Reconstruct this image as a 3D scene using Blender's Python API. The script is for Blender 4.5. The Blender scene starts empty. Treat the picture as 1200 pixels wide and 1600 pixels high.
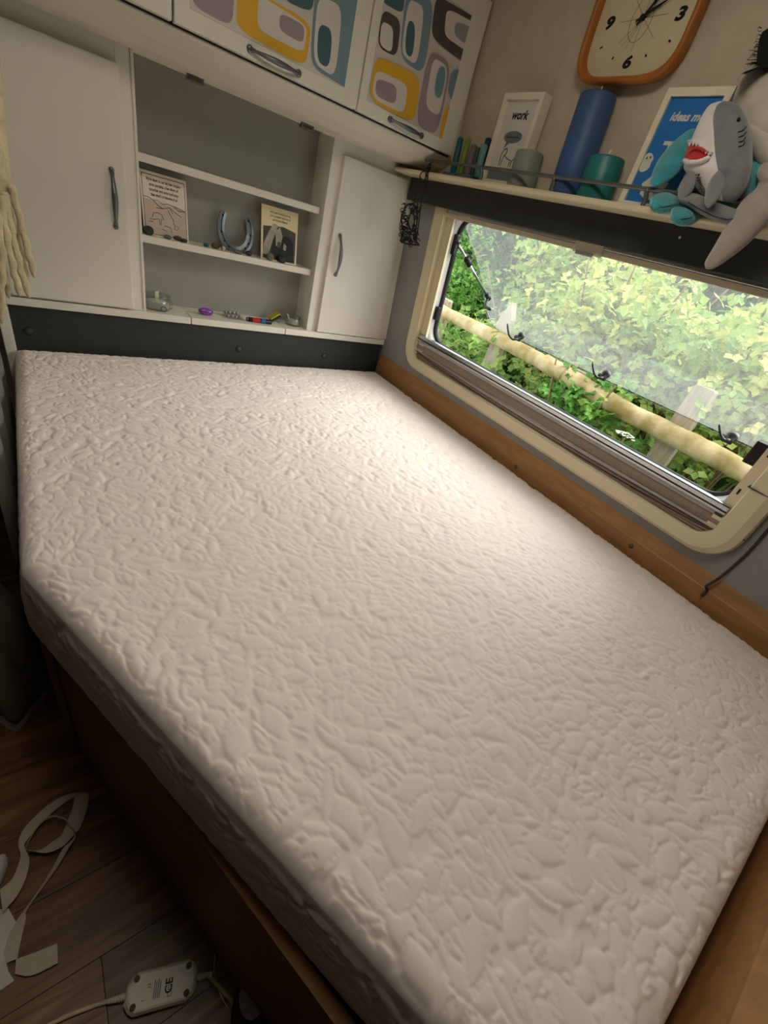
import bpy, bmesh, math, random
import numpy as np
from mathutils import Vector, Matrix
random.seed(7); rng = np.random.default_rng(11)
scn = bpy.context.scene; COL = scn.collection
V = lambda *a: np.array(a, float)

# ------------------------------------------------------------------ camera
F = 661.81                                   # focal length in pixels of the 1200 x 1600 frame
R = np.array([[0.80407844, -0.53842433, 0.25210534],
              [-0.14031222, -0.58392984, -0.7995864],
              [0.57772861, 0.60755673, -0.54507291]])     # world -> camera (x right, y down, z forward)
C = V(-1.305, -1.679, 1.20)
cam = bpy.data.cameras.new('camera'); cam_o = bpy.data.objects.new('camera', cam); COL.objects.link(cam_o)
cam.sensor_fit = 'VERTICAL'; cam.sensor_height = 36; cam.lens = 36 * F / 1600; cam.clip_start = .02; cam.clip_end = 200
mm = R.T @ np.diag([1, -1, -1])
cam_o.matrix_world = Matrix([list(mm[0]) + [C[0]], list(mm[1]) + [C[1]], list(mm[2]) + [C[2]], [0, 0, 0, 1]])
scn.camera = cam_o

# ------------------------------------------------------------------ light
vs = scn.view_settings
vs.view_transform = 'Standard'; vs.look = 'None'; vs.gamma = 1; vs.use_curve_mapping = False; vs.exposure = 0.42
world = bpy.data.worlds.new('overcast_sky'); scn.world = world; world.use_nodes = True
bgn = world.node_tree.nodes['Background']; bgn.inputs[0].default_value = (.93, .97, 1, 1); bgn.inputs[1].default_value = 1.9
sun = bpy.data.lights.new('sun_offscreen', 'SUN'); sun.energy = 6.2; sun.angle = math.radians(60); sun.color = (1, .96, .88)
sun_o = bpy.data.objects.new('sun_offscreen', sun); COL.objects.link(sun_o)
sun_o.location = (3, -3, 6)
sun_o.rotation_euler = Vector((-.65, .33, -.62)).to_track_quat('-Z', 'Y').to_euler()
ROOF_E = 7.6                                # emission of the frosted rooflight pane

# ------------------------------------------------------------------ pixels to points
def ray(u, v): return R.T @ V((u - 600) / F, (v - 800) / F, 1)
def px(u, v, x): d = ray(u, v); return C + d * ((x - C[0]) / d[0])
def py(u, v, y): d = ray(u, v); return C + d * ((y - C[1]) / d[1])
def pz(u, v, z): d = ray(u, v); return C + d * ((z - C[2]) / d[2])
def pd(u, v, depth): return C + ray(u, v) * depth
def hit(u, v, P, n): d = ray(u, v); return C + d * (((P - C) @ n) / (d @ n))
# the window wall leans inwards: its own frame (along y, up the wall, into the room)
TW = .0761
WN = V(1, 0, TW) / math.hypot(1, TW); WP = V(-.03, 0, .70); WV = V(-TW, 0, 1) / math.hypot(1, TW)
def WL(y, v, w=0): return WP + V(0, y, 0) + WV * v - WN * w
def pw(u, v, w=0): return hit(u, v, WP - WN * w, WN)
def wallx(z): return -.03 - TW * (z - .7)

# ------------------------------------------------------------------ materials
def lin(c):
    return tuple(((x / 255) / 12.92 if x / 255 <= .04045 else ((x / 255 + .055) / 1.055) ** 2.4) for x in c) + (1,)
MATS = {}
def mat(name, col, rough=.6, metal=0, spec=.4, var=(8, .06), bump=None, sheen=0, aniso=(1, 1, 1), col2=None, coat=0, sss=0):
    if name in MATS: return MATS[name]
    m = bpy.data.materials.new(name); m.use_nodes = True; nt = m.node_tree; b = nt.nodes['Principled BSDF']
    c = lin(col); c2 = lin(col2) if col2 else tuple(max(0, x * (1 - 3 * var[1])) for x in c[:3]) + (1,)
    tc = nt.nodes.new('ShaderNodeTexCoord'); mp = nt.nodes.new('ShaderNodeMapping'); mp.inputs['Scale'].default_value = aniso
    nt.links.new(tc.outputs['Object'], mp.inputs['Vector'])
    nz = nt.nodes.new('ShaderNodeTexNoise'); nz.inputs['Scale'].default_value = var[0]; nz.inputs['Detail'].default_value = 5
    nt.links.new(mp.outputs[0], nz.inputs['Vector'])
    cr = nt.nodes.new('ShaderNodeValToRGB'); cr.color_ramp.elements[0].position = .35; cr.color_ramp.elements[1].position = .7
    cr.color_ramp.elements[0].color = c2; cr.color_ramp.elements[1].color = c
    nt.links.new(nz.outputs['Fac'], cr.inputs['Fac']); nt.links.new(cr.outputs[0], b.inputs['Base Color'])
    b.inputs['Roughness'].default_value = rough; b.inputs['Metallic'].default_value = metal
    b.inputs['Specular IOR Level'].default_value = spec
    if sheen: b.inputs['Sheen Weight'].default_value = sheen
    if coat: b.inputs['Coat Weight'].default_value = coat
    if sss: b.inputs['Subsurface Weight'].default_value = sss; b.inputs['Subsurface Radius'].default_value = (.01, .01, .01)
    if bump:
        n2 = nt.nodes.new('ShaderNodeTexNoise'); n2.inputs['Scale'].default_value = bump[0]; n2.inputs['Detail'].default_value = 4
        nt.links.new(mp.outputs[0], n2.inputs['Vector'])
        bp = nt.nodes.new('ShaderNodeBump'); bp.inputs['Strength'].default_value = bump[1]; bp.inputs['Distance'].default_value = bump[2] if len(bump) > 2 else .002
        nt.links.new(n2.outputs['Fac'], bp.inputs['Height']); nt.links.new(bp.outputs[0], b.inputs['Normal'])
    MATS[name] = m; return m
def emit(name, col, e):
    m = bpy.data.materials.new(name); m.use_nodes = True; b = m.node_tree.nodes['Principled BSDF']
    b.inputs['Base Color'].default_value = lin(col); b.inputs['Emission Color'].default_value = lin(col); b.inputs['Emission Strength'].default_value = e
    MATS[name] = m; return m
def clear(name, tint, rough=.03, fac=.12):
    m = bpy.data.materials.new(name); m.use_nodes = True; nt = m.node_tree; nt.nodes.clear()
    o = nt.nodes.new('ShaderNodeOutputMaterial'); t = nt.nodes.new('ShaderNodeBsdfTransparent'); t.inputs[0].default_value = tint
    g = nt.nodes.new('ShaderNodeBsdfGlossy'); g.inputs['Roughness'].default_value = rough
    lw = nt.nodes.new('ShaderNodeLayerWeight'); lw.inputs[0].default_value = .25
    mx = nt.nodes.new('ShaderNodeMixShader'); nt.links.new(lw.outputs['Facing'], mx.inputs[0])
    ml = nt.nodes.new('ShaderNodeMath'); ml.operation = 'MULTIPLY'; ml.inputs[1].default_value = fac * 5
    nt.links.new(lw.outputs['Facing'], ml.inputs[0]); nt.links.new(ml.outputs[0], mx.inputs[0])
    nt.links.new(t.outputs[0], mx.inputs[1]); nt.links.new(g.outputs[0], mx.inputs[2]); nt.links.new(mx.outputs[0], o.inputs[0])
    MATS[name] = m; return m

mat('white_paint', (226, 221, 207), .45, var=(5, .02), bump=(60, .08))
mat('locker_white', (226, 222, 206), .4, var=(4, .02))
mat('cream_wall', (205, 190, 166), .8, var=(30, .03), bump=(420, .35, .001))
mat('grey_wall', (154, 152, 149), .7, var=(12, .03), bump=(300, .15, .001))
mat('grey_panel', (156, 153, 144), .6, var=(6, .04))
mat('charcoal_vinyl', (46, 49, 50), .55, var=(30, .06), bump=(350, .3, .001))
mat('ledge_wood', (172, 126, 78), .45, var=(9, .08), aniso=(6, 1, 6), bump=(40, .05))
mat('bed_wood', (124, 86, 52), .5, var=(7, .1), aniso=(4, 1, 8))
mat('wood_edge', (150, 110, 66), .6, var=(10, .08))
mat('mattress_cloth', (240, 228, 220), .85, var=(30, .012), sheen=.2, bump=(900, .12, .0006))
mat('cream_plastic', (222, 208, 176), .38, var=(5, .015))
mat('white_plastic', (228, 228, 224), .35, var=(5, .015))
mat('gold_trim', (228, 212, 170), .3, metal=.5, var=(5, .02))
mat('aluminium', (196, 198, 200), .25, metal=.9, var=(30, .04), aniso=(1, .05, 1))
mat('grey_metal', (120, 122, 124), .38, metal=.7, var=(12, .05))
mat('blind_fabric', (150, 134, 120), .85, var=(120, .05), bump=(700, .25, .001))
mat('blind_band', (190, 186, 180), .7, var=(60, .03))
mat('black_plastic', (24, 24, 26), .4, var=(10, .1))
mat('dark_rubber', (34, 36, 38), .7, var=(10, .1))
mat('black_ribbon', (16, 16, 18), .6, var=(30, .1))
mat('ceiling_board', (222, 216, 200), .8, var=(6, .02))
mat('aisle_dark', (58, 46, 38), .7, var=(4, .1))
mat('clock_wood', (186, 112, 42), .4, var=(9, .08), aniso=(8, 1, 1))
mat('clock_face', (220, 205, 170), .6, var=(9, .02))
mat('ink', (22, 22, 24), .6, var=(9, .05))
mat('grey_ink', (112, 120, 126), .6, var=(9, .05))
mat('paper', (236, 226, 206), .7, var=(12, .02))
mat('paper_art', (216, 211, 200), .5, var=(12, .02))
mat('cream_card', (232, 216, 172), .7, var=(12, .02))
mat('pink_paper', (214, 192, 172), .7, var=(6, .04))
mat('frame_white', (232, 224, 200), .45, var=(12, .02))
mat('art_blue', (40, 118, 190), .45, var=(5, .05))
mat('art_white', (212, 212, 200), .6, var=(5, .03))
mat('wax_blue', (62, 92, 142), .5, var=(10, .05), sss=.1)
mat('wax_teal', (42, 126, 124), .4, var=(14, .08), sss=.1)
mat('wax_sage', (140, 146, 132), .55, var=(14, .05), sss=.1)
mat('wick', (230, 220, 190), .7)
mat('taper_teal', (22, 98, 104), .45); mat('taper_green', (122, 146, 48), .45); mat('taper_mauve', (116, 104, 104), .5)
mat('taper_slate', (72, 80, 84), .5); mat('taper_mint', (92, 146, 136), .45); mat('taper_navy', (26, 48, 74), .45)
mat('tray_green', (70, 92, 84), .5)
mat('plush_grey', (128, 130, 132), .95, sheen=.5, var=(60, .05), bump=(600, .5, .002))
mat('plush_white', (236, 228, 226), .95, sheen=.4, var=(60, .02), bump=(600, .5, .002))
mat('plush_red', (206, 44, 44), .9, sheen=.2, var=(60, .05))
mat('plush_turquoise', (60, 168, 178), .95, sheen=.6, var=(40, .1), bump=(260, .8, .004))
mat('plush_taupe', (168, 156, 146), .95, sheen=.5, var=(50, .05), bump=(500, .5, .002))
mat('plush_cream', (206, 198, 180), .95, sheen=.4, var=(30, .05), bump=(300, .5, .003))
mat('felt_black', (14, 18, 18), .95, var=(40, .1))
mat('wool_cream', (222, 206, 172), .95, sheen=.4, var=(40, .08), bump=(240, .8, .003))
mat('curtain_grey', (134, 130, 122), .9, var=(12, .06), bump=(300, .4, .001))
mat('webbing', (198, 186, 164), .85, var=(40, .04), bump=(500, .4, .001))
mat('cloth_white', (206, 200, 190), .9, var=(20, .03), bump=(300, .4, .001))
mat('cloth_green', (128, 124, 104), .95, var=(10, .1), bump=(80, .5, .004))
mat('controller_white', (226, 218, 198), .4, var=(6, .02))
mat('iron', (140, 146, 150), .35, metal=.8, var=(30, .12), bump=(90, .3, .001))
mat('pebble_dark', (58, 60, 62), .6, var=(40, .1)); mat('pebble_grey', (124, 120, 114), .7, var=(30, .1)); mat('pebble_brown', (104, 82, 64), .7, var=(30, .1))
mat('horse_dark', (44, 42, 40), .6, var=(22, .25)); mat('horse_mid', (96, 92, 86), .6, var=(20, .2)); mat('horse_light', (190, 182, 164), .6, var=(30, .15))
mat('purple_gloss', (142, 72, 170), .2, coat=.4, var=(4, .03))
mat('foil', (186, 186, 184), .3, metal=.7, var=(30, .08)); mat('yellow_box', (206, 188, 44), .5); mat('red_gloss', (196, 40, 34), .3); mat('blue_gloss', (40, 110, 190), .3)
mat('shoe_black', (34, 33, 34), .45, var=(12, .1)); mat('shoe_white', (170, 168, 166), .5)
mat('cable_grey', (58, 54, 56), .5); mat('cable_cream', (206, 190, 158), .5)
clear('jar_glass', (.9, .93, .9, 1), .02, .16)
# locker print colours
mat('print_base', (206, 198, 188), .4, var=(9, .01)); mat('print_light', (214, 206, 198), .4, var=(9, .01)); mat('print_yellow', (222, 172, 48), .4, var=(9, .02))
mat('print_purple', (156, 140, 146), .4, var=(9, .02)); mat('print_slate', (120, 144, 154), .4, var=(9, .02)); mat('print_teal', (72, 102, 110), .4, var=(9, .02))
mat('print_brown', (84, 76, 74), .4, var=(9, .02)); mat('print_blue', (112, 144, 156), .4, var=(9, .02)); mat('print_grey', (150, 152, 150), .4, var=(9, .02))

# plank wood with grain that differs from plank to plank
def plank_mat():
    m = bpy.data.materials.new('floor_oak_vinyl'); m.use_nodes = True; nt = m.node_tree; b = nt.nodes['Principled BSDF']
    tc = nt.nodes.new('ShaderNodeTexCoord'); oi = nt.nodes.new('ShaderNodeObjectInfo')
    ad = nt.nodes.new('ShaderNodeVectorMath'); ad.operation = 'ADD'
    sc = nt.nodes.new('ShaderNodeVectorMath'); sc.operation = 'SCALE'; sc.inputs[0].default_value = (37, 17, 5)
    nt.links.new(oi.outputs['Random'], sc.inputs['Scale']); nt.links.new(tc.outputs['Object'], ad.inputs[0]); nt.links.new(sc.outputs[0], ad.inputs[1])
    mp = nt.nodes.new('ShaderNodeMapping'); mp.inputs['Scale'].default_value = (2.5, 22, 5); nt.links.new(ad.outputs[0], mp.inputs[0])
    nz = nt.nodes.new('ShaderNodeTexNoise'); nz.inputs['Scale'].default_value = 2.4; nz.inputs['Detail'].default_value = 8; nz.inputs['Distortion'].default_value = .6
    nt.links.new(mp.outputs[0], nz.inputs['Vector'])
    cr = nt.nodes.new('ShaderNodeValToRGB'); cr.color_ramp.elements[0].position = .3; cr.color_ramp.elements[1].position = .75
    cr.color_ramp.elements[0].color = lin((74, 48, 30)); cr.color_ramp.elements[1].color = lin((150, 106, 66))
    nt.links.new(nz.outputs['Fac'], cr.inputs[0])
    hs = nt.nodes.new('ShaderNodeHueSaturation'); mr = nt.nodes.new('ShaderNodeMapRange'); mr.inputs[3].default_value = .65; mr.inputs[4].default_value = 1.15
    nt.links.new(oi.outputs['Random'], mr.inputs[0]); nt.links.new(mr.outputs[0], hs.inputs['Value']); nt.links.new(cr.outputs[0], hs.inputs['Color'])
    nt.links.new(hs.outputs[0], b.inputs['Base Color']); b.inputs['Roughness'].default_value = .45
    bp = nt.nodes.new('ShaderNodeBump'); bp.inputs['Strength'].default_value = .15; bp.inputs['Distance'].default_value = .001
    nt.links.new(nz.outputs['Fac'], bp.inputs['Height']); nt.links.new(bp.outputs[0], b.inputs['Normal'])
    MATS['plank'] = m
plank_mat()
def leaf_mat(name, c0, c1, c2, trans=.35):
    m = bpy.data.materials.new(name); m.use_nodes = True; nt = m.node_tree; b = nt.nodes['Principled BSDF']; out = nt.nodes['Material Output']
    at = nt.nodes.new('ShaderNodeAttribute'); at.attribute_name = 'tone'
    cr = nt.nodes.new('ShaderNodeValToRGB'); e = cr.color_ramp.elements; e[0].color = lin(c0); e[1].color = lin(c2); k = cr.color_ramp.elements.new(.5); k.color = lin(c1)
    nt.links.new(at.outputs['Fac'], cr.inputs[0]); nt.links.new(cr.outputs[0], b.inputs['Base Color']); b.inputs['Roughness'].default_value = .55
    tr = nt.nodes.new('ShaderNodeBsdfTranslucent'); nt.links.new(cr.outputs[0], tr.inputs[0])
    mx = nt.nodes.new('ShaderNodeMixShader'); mx.inputs[0].default_value = trans
    nt.links.new(b.outputs[0], mx.inputs[1]); nt.links.new(tr.outputs[0], mx.inputs[2]); nt.links.new(mx.outputs[0], out.inputs[0])
    MATS[name] = m
leaf_mat('bramble_leaf', (84, 122, 54), (146, 178, 86), (222, 216, 128))
leaf_mat('nettle_leaf', (46, 96, 36), (92, 150, 56), (150, 196, 86))
leaf_mat('dark_leaf', (34, 66, 34), (66, 106, 52), (112, 148, 78))
leaf_mat('grass_blade', (56, 92, 44), (96, 136, 66), (150, 176, 96))
mat('bark', (150, 116, 86), .8, var=(14, .1)); mat('stem', (140, 116, 84), .8, var=(14, .1)); mat('soil', (52, 60, 34), .95, var=(5, .15))
mat('fence_log', (206, 188, 148), .85, var=(9, .1), col2=(142, 126, 74), bump=(30, .5, .006)); mat('fence_post', (176, 164, 142), .85, var=(12, .1), aniso=(5, 5, 1), bump=(30, .4, .004))
mat('petal', (236, 234, 214), .8)

# ------------------------------------------------------------------ mesh builders
class MB:
    """collects vertices and faces (world coordinates); build() links them as ONE mesh object"""
    def __init__(s): s.v = []; s.f = []; s.m = []; s.sm = []; s.mats = []
    def mi(s, m):
        m = MATS[m] if isinstance(m, str) else m
        if m not in s.mats: s.mats.append(m)
        return s.mats.index(m)
    def add(s, vs, fs, m, smooth=False):
        o = len(s.v); k = s.mi(m); s.v += [tuple(map(float, p)) for p in vs]
        for f in fs: s.f.append(tuple(i + o for i in f)); s.m.append(k); s.sm.append(smooth)
        return s
    def frame_box(s, o, ex, ey, ez, m, bev=0):
        o, ex, ey, ez = [np.asarray(a, float) for a in (o, ex, ey, ez)]
        if not bev:
            P = [o + ex * a + ey * b + ez * c for c in (0, 1) for b in (0, 1) for a in (0, 1)]
            return s.add(P, [(0, 2, 3, 1), (4, 5, 7, 6), (0, 1, 5, 4), (2, 6, 7, 3), (0, 4, 6, 2), (1, 3, 7, 5)], m)
        bm = bmesh.new(); P = [bm.verts.new(o + ex * a + ey * b + ez * c) for c in (0, 1) for b in (0, 1) for a in (0, 1)]
        for f in [(0, 2, 3, 1), (4, 5, 7, 6), (0, 1, 5, 4), (2, 6, 7, 3), (0, 4, 6, 2), (1, 3, 7, 5)]: bm.faces.new([P[i] for i in f])
        bmesh.ops.bevel(bm, geom=bm.edges[:], offset=bev, segments=2, affect='EDGES', profile=.6)
        bm.verts.index_update(); s.add([v.co[:] for v in bm.verts], [[v.index for v in f.verts] for f in bm.faces], m); bm.free(); return s
    def box(s, x0, x1, y0, y1, z0, z1, m, bev=0):
        return s.frame_box((x0, y0, z0), (x1 - x0, 0, 0), (0, y1 - y0, 0), (0, 0, z1 - z0), m, bev)
    def wbox(s, y0, y1, v0, v1, w0, w1, m, bev=0):     # a box in the frame of the leaning window wall
        return s.frame_box(WL(y0, v0, w0), V(0, y1 - y0, 0), WV * (v1 - v0), -WN * (w1 - w0), m, bev)
    def loft(s, rings, m, closed=True, caps=True, smooth=True):
        n = len(rings[0]); vs = [p for r in rings for p in r]; fs = []
        for i in range(len(rings) - 1):
            for j in range(n if closed else n - 1):
                a = i * n + j; b = i * n + (j + 1) % n; fs.append((a, b, b + n, a + n))
        if caps and closed: fs += [tuple(range(n - 1, -1, -1)), tuple((len(rings) - 1) * n + j for j in range(n))]
        return s.add(vs, fs, m, smooth)
    def tube(s, pts, r, m, n=10, caps=True, flat=None):
        pts = [np.asarray(p, float) for p in pts]; k = len(pts); rr = r if hasattr(r, '__len__') else [r] * k
        rings = []; up = None
        for i in range(k):
            t = pts[min(i + 1, k - 1)] - pts[max(i - 1, 0)]; t = t / (np.linalg.norm(t) + 1e-12)
            if up is None:
                a = V(0, 0, 1) if abs(t[2]) < .9 else V(1, 0, 0); up = np.cross(np.cross(t, a), t)
            up = up - t * (up @ t); up /= np.linalg.norm(up) + 1e-12; sd = np.cross(t, up)
            fx = flat if flat else 1
            rings.append([pts[i] + rr[i] * (up * math.cos(2 * math.pi * j / n) * fx + sd * math.sin(2 * math.pi * j / n)) for j in range(n)])
        return s.loft(rings, m, True, caps)
    def lathe(s, o, prof, m, n=28, axis=(0, 0, 1), caps=True, smooth=True):
        o = np.asarray(o, float); a = np.asarray(axis, float); a /= np.linalg.norm(a)
        e = np.cross(a, V(1, 0, 0) if abs(a[0]) < .9 else V(0, 1, 0)); e /= np.linalg.norm(e); g = np.cross(a, e)
        return s.loft([[o + a * h + r * (e * math.cos(2 * math.pi * j / n) + g * math.sin(2 * math.pi * j / n)) for j in range(n)] for r, h in prof], m, True, caps, smooth)
    def prism(s, poly, d, m, smooth=False):              # extrude a 3-D polygon by vector d
        poly = [np.asarray(p, float) for p in poly]; d = np.asarray(d, float); n = len(poly)
        return s.add(poly + [p + d for p in poly], [tuple(range(n - 1, -1, -1)), tuple(range(n, 2 * n))] + [(i, (i + 1) % n, (i + 1) % n + n, i + n) for i in range(n)], m, smooth)
    def blob(s, o, ex, ey, ez, m, nu=20, nv=12, noise=0, nf=20, seed=0):
        o, ex, ey, ez = [np.asarray(a, float) for a in (o, ex, ey, ez)]; r = random.Random(seed); ph = [r.uniform(0, 6.28) for _ in range(6)]
        rings = []
        for i in range(nv + 1):
            t = math.pi * i / nv; row = []
            for j in range(nu):
                p = 2 * math.pi * j / nu; k = 1 + noise * (math.sin(3 * p + 2 * t + ph[0]) + .6 * math.sin(5 * p - 3 * t + ph[1]) + .5 * math.sin(4 * t + 2 * p + ph[2])) * math.sin(t)
                row.append(o + (ex * math.cos(p) * math.sin(t) + ey * math.sin(p) * math.sin(t)) * k + ez * math.cos(t))
            rings.append(row)
        return s.loft(rings, m, True, False)
    def build(s, name, parent=None, label=None, cat=None, group=None, kind=None, loc=None):
        me = bpy.data.meshes.new(name); top = parent
        while top is not None and top.parent is not None: top = top.parent
        if top is None:
            A = np.array(s.v)
            L = np.array(loc, float) if loc is not None else V((A[:, 0].min() + A[:, 0].max()) / 2, (A[:, 1].min() + A[:, 1].max()) / 2, A[:, 2].min())
        else: L = np.array(top['org'])
        me.from_pydata([tuple(np.array(p) - L) for p in s.v], [], s.f)
        for m in s.mats: me.materials.append(m)
        me.polygons.foreach_set('material_index', s.m); me.polygons.foreach_set('use_smooth', s.sm); me.update()
        bm = bmesh.new(); bm.from_mesh(me); bmesh.ops.recalc_face_normals(bm, faces=bm.faces[:]); bm.to_mesh(me); bm.free()
        o = bpy.data.objects.new(name, me); COL.objects.link(o)
        if parent is not None: o.parent = parent
        else: o.location = L; o['org'] = list(L)
        tag(o, label, cat, group, kind); return o
def tag(o, label=None, cat=None, group=None, kind=None):
    if label: o['label'] = label
    if cat: o['category'] = cat
    if group: o['group'] = group
    if kind: o['kind'] = kind
    return o
def thing(name, loc, label=None, cat=None, group=None, kind=None):
    o = bpy.data.objects.new(name, None); COL.objects.link(o); o.empty_display_size = .05
    o.location = tuple(float(x) for x in loc); o['org'] = [float(x) for x in loc]; return tag(o, label, cat, group, kind)
def struct(name, mb, **k): return mb.build(name, kind='structure', **k)
def text_mesh(s, size, shear=0, bold=0):
    cu = bpy.data.curves.new('txt', 'FONT'); cu.body = s; cu.size = size; cu.shear = shear; cu.offset = bold; cu.align_x = 'CENTER'; cu.resolution_u = 3
    o = bpy.data.objects.new('txt', cu); COL.objects.link(o); dg = bpy.context.evaluated_depsgraph_get(); dg.update()
    me = bpy.data.meshes.new_from_object(o.evaluated_get(dg)); vs = [tuple(v.co) for v in me.vertices]; fs = [tuple(p.vertices) for p in me.polygons]
    bpy.data.objects.remove(o); bpy.data.curves.remove(cu); bpy.data.meshes.remove(me); return vs, fs
def lettering(mb, s, size, o, ex, ey, m='ink', shear=0, bold=0):
    vs, fs = text_mesh(s, size, shear, bold); o, ex, ey = [np.asarray(a, float) for a in (o, ex, ey)]
    mb.add([o + ex * v[0] + ey * v[1] for v in vs], fs, m); return mb
def rrect(y0, y1, v0, v1, r0, n=8, rt=None):
    P = []
    for k_, (sy, sv, a0) in enumerate(((1, 1, 0), (-1, 1, 90), (-1, -1, 180), (1, -1, 270))):
        r = r0 if (k_ > 1 or rt is None) else rt; cy = y1 - r if sy > 0 else y0 + r; cv = v1 - r if sv > 0 else v0 + r
        for k in range(n + 1):
            a = math.radians(a0 + 90 * k / n); P.append((cy + r * math.cos(a), cv + r * math.sin(a)))
    return P
def curve(pts, n=8):                                      # Catmull-Rom through points
    P = [np.asarray(p, float) for p in pts]; P = [2 * P[0] - P[1]] + P + [2 * P[-1] - P[-2]]; out = []
    for i in range(1, len(P) - 2):
        for k in range(n):
            t = k / n; a, b, c, d = P[i - 1:i + 3]
            out.append(.5 * ((2 * b) + (c - a) * t + (2 * a - 5 * b + 4 * c - d) * t * t + (3 * b - a - 3 * c + d) * t ** 3))
    out.append(P[-2]); return out

# ================================================================== THE ROOM
ZC = 1.96
fl = thing('floor', (-1.2, -1.6, 0), kind='structure')
MB().box(-2.3, .1, -3.4, .16, -.05, -.003, 'aisle_dark').build('subfloor', fl)
pme = {}
row = 0; y = -.02; PWD = .1385
while y > -2.3:
    x = -2.28 + random.uniform(0, .5) - .6
    while x < .05:
        L = random.choice((.42, .6, .78)); x0 = max(x, -2.28); x1 = min(x + L, .05)
        if x1 - x0 > .05 and x0 < -1.0:
            MB().box(x0 + .0008, x1 - .0008, y - PWD + .0008, y - .0008, -.004, .0005, 'plank').build('plank', fl)
        x += L
    y -= PWD; row += 1
struct('ceiling', MB().box(-2.3, .05, -3.4, .16, ZC, ZC + .04, 'ceiling_board'))
struct('wall_head', MB().box(-2.3, .05, .125, .16, 0, ZC, 'white_paint'))
struct('wall_aisle', MB().box(-2.34, -2.3, -3.4, .16, 0, ZC, 'aisle_dark'))
struct('wall_rear', MB().box(-2.3, .05, -3.44, -3.4, 0, ZC, 'aisle_dark'))
# leaning window wall, with the window hole; grey below the shelf, cream above
HY0, HY1, HV0, HV1 = -1.512, -.236, .085, .615
VS = .667
w = MB()
for a, b, c, d, m in ((-3.4, HY0, -.70, VS, 'grey_wall'), (HY1, .16, -.70, VS, 'grey_wall'), (HY0, HY1, -.70, HV0, 'grey_wall'), (HY0, HY1, HV1, VS, 'grey_wall'), (-3.4, .16, VS, 1.27, 'cream_wall')):
    w.wbox(a, b, c, d, -.035, 0, m)
struct('wall_window', w)
# wooden ledges round the bed (board with a bevelled top)
def ledge(name, fn, a, b):
    prof = [(0.0, .40), (0.0, .658), (-.002, .661), (-.022, .706), (-.05, .706), (-.05, .40)]
    pr = MB(); n = len(prof); P = [fn(a, *q) for q in prof] + [fn(b, *q) for q in prof]
    pr.add(P, [tuple(range(n - 1, -1, -1)), tuple(range(n, 2 * n))] + [(i, (i + 1) % n, (i + 1) % n + n, i + n) for i in range(n)], 'ledge_wood')
    return struct(name, pr)
l1 = ledge('trim_1', lambda t, d, z: V(-.047 - d if d > -.03 else -.004, t, z), -1.905, .0)
for u, v in ((806, 729), (986, 853)):
    p = px(u, v, -.047); MB().lathe(p, [(.007, 0), (.007, .002), (.004, .004), (.0, .0045)], 'bed_wood', 12, (-1, 0, 0)).build('screw_cap', l1)
l2 = ledge('trim_2', lambda t, d, z: V(t, -1.902 + d, z), -1.09, -.02)

# ------------------------------------------------------------------ window
win = thing('window_1', WL(-.87, .3, 0), kind='structure')
def ring_loft(mb, loops, m, smooth=False, rt=None):
    return mb.loft([[WL(y, v, w_) for (y, v) in rrect(*lp, rt=rt)] for lp, w_ in loops], m, True, False, smooth)
tr = MB(); Y0, Y1, B0, B1 = -1.570, -.180, .028, .664
ring_loft(tr, [((Y0, Y1, B0, B1, .085), 0), ((Y0, Y1, B0, B1, .085), .018), ((Y0 + .004, Y1 - .004, B0 + .004, B1 - .004, .082), .024), ((Y0 + .022, Y1 - .014, B0 + .012, B1 - .01, .075), .029),
               ((-1.512, -.236, .072, .625, .045), .026), ((-1.509, -.239, .075, .622, .042), .022), ((-1.509, -.239, .075, .622, .042), -.01)], 'cream_plastic', rt=.02)
tr.build('frame', win)
MB().wbox(-1.566, -1.505, .232, .2335, .0, .0295, 'dark_rubber').wbox(-1.57, -1.566, .12, .1215, .0, .025, 'dark_rubber').build('frame_joint', win)
g = MB()                                                   # gilt bead on the side of the frame
g.wbox(-.2425, -.2385, .13, .615, .012, .027, 'gold_trim'); g.build('bead', win)
rv = MB()
rv.wbox(-.278, -.240, .10, .62, -.006, .004, 'cream_plastic').wbox(-1.508, -1.484, .10, .62, -.006, .006, 'cream_plastic'); rv.build('blind_channel', win)
sl = MB()
for y_, v_ in ((-1.495, .20), (-1.495, .30)): sl.wbox(y_ - .002, y_ + .002, v_, v_ + .014, .004, .0075, 'black_plastic')
sl.build('channel_slot', win)
se = MB()
ring_loft(se, [((-1.5, -.250, .10, .612, .07), -.008), ((-1.497, -.262, .14, .60, .07), -.012), ((-1.49, -.272, .150, .594, .065), -.03), ((-1.5, -.262, .14, .60, .07), -.04)], 'white_plastic', True)
se.build('inner_frame', win)
rb = MB()
ring_loft(rb, [((-1.49, -.272, .150, .594, .065), -.03), ((-1.482, -.281, .158, .588, .06), -.034), ((-1.482, -.281, .158, .588, .06), -.046), ((-1.5, -.265, .14, .60, .07), -.046)], 'dark_rubber', True)
rb.build('seal', win)
tp = MB()                                                  # blind cassette under the pelmet
tp.wbox(-1.508, -.240, .578, .592, -.004, .012, 'cream_plastic', .002).wbox(-1.508, -.240, .593, .602, -.002, .018, 'aluminium', .002).wbox(-1.508, -.240, .603, .625, -.002, .014, 'grey_metal', .002)
tp.build('cassette', win)
MB().wbox(-.905, -.815, .574, .607, .012, .021, 'cream_plastic', .003).wbox(-.885, -.828, .570, .579, .016, .024, 'aluminium', .002).build('catch_plate', win)
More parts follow.
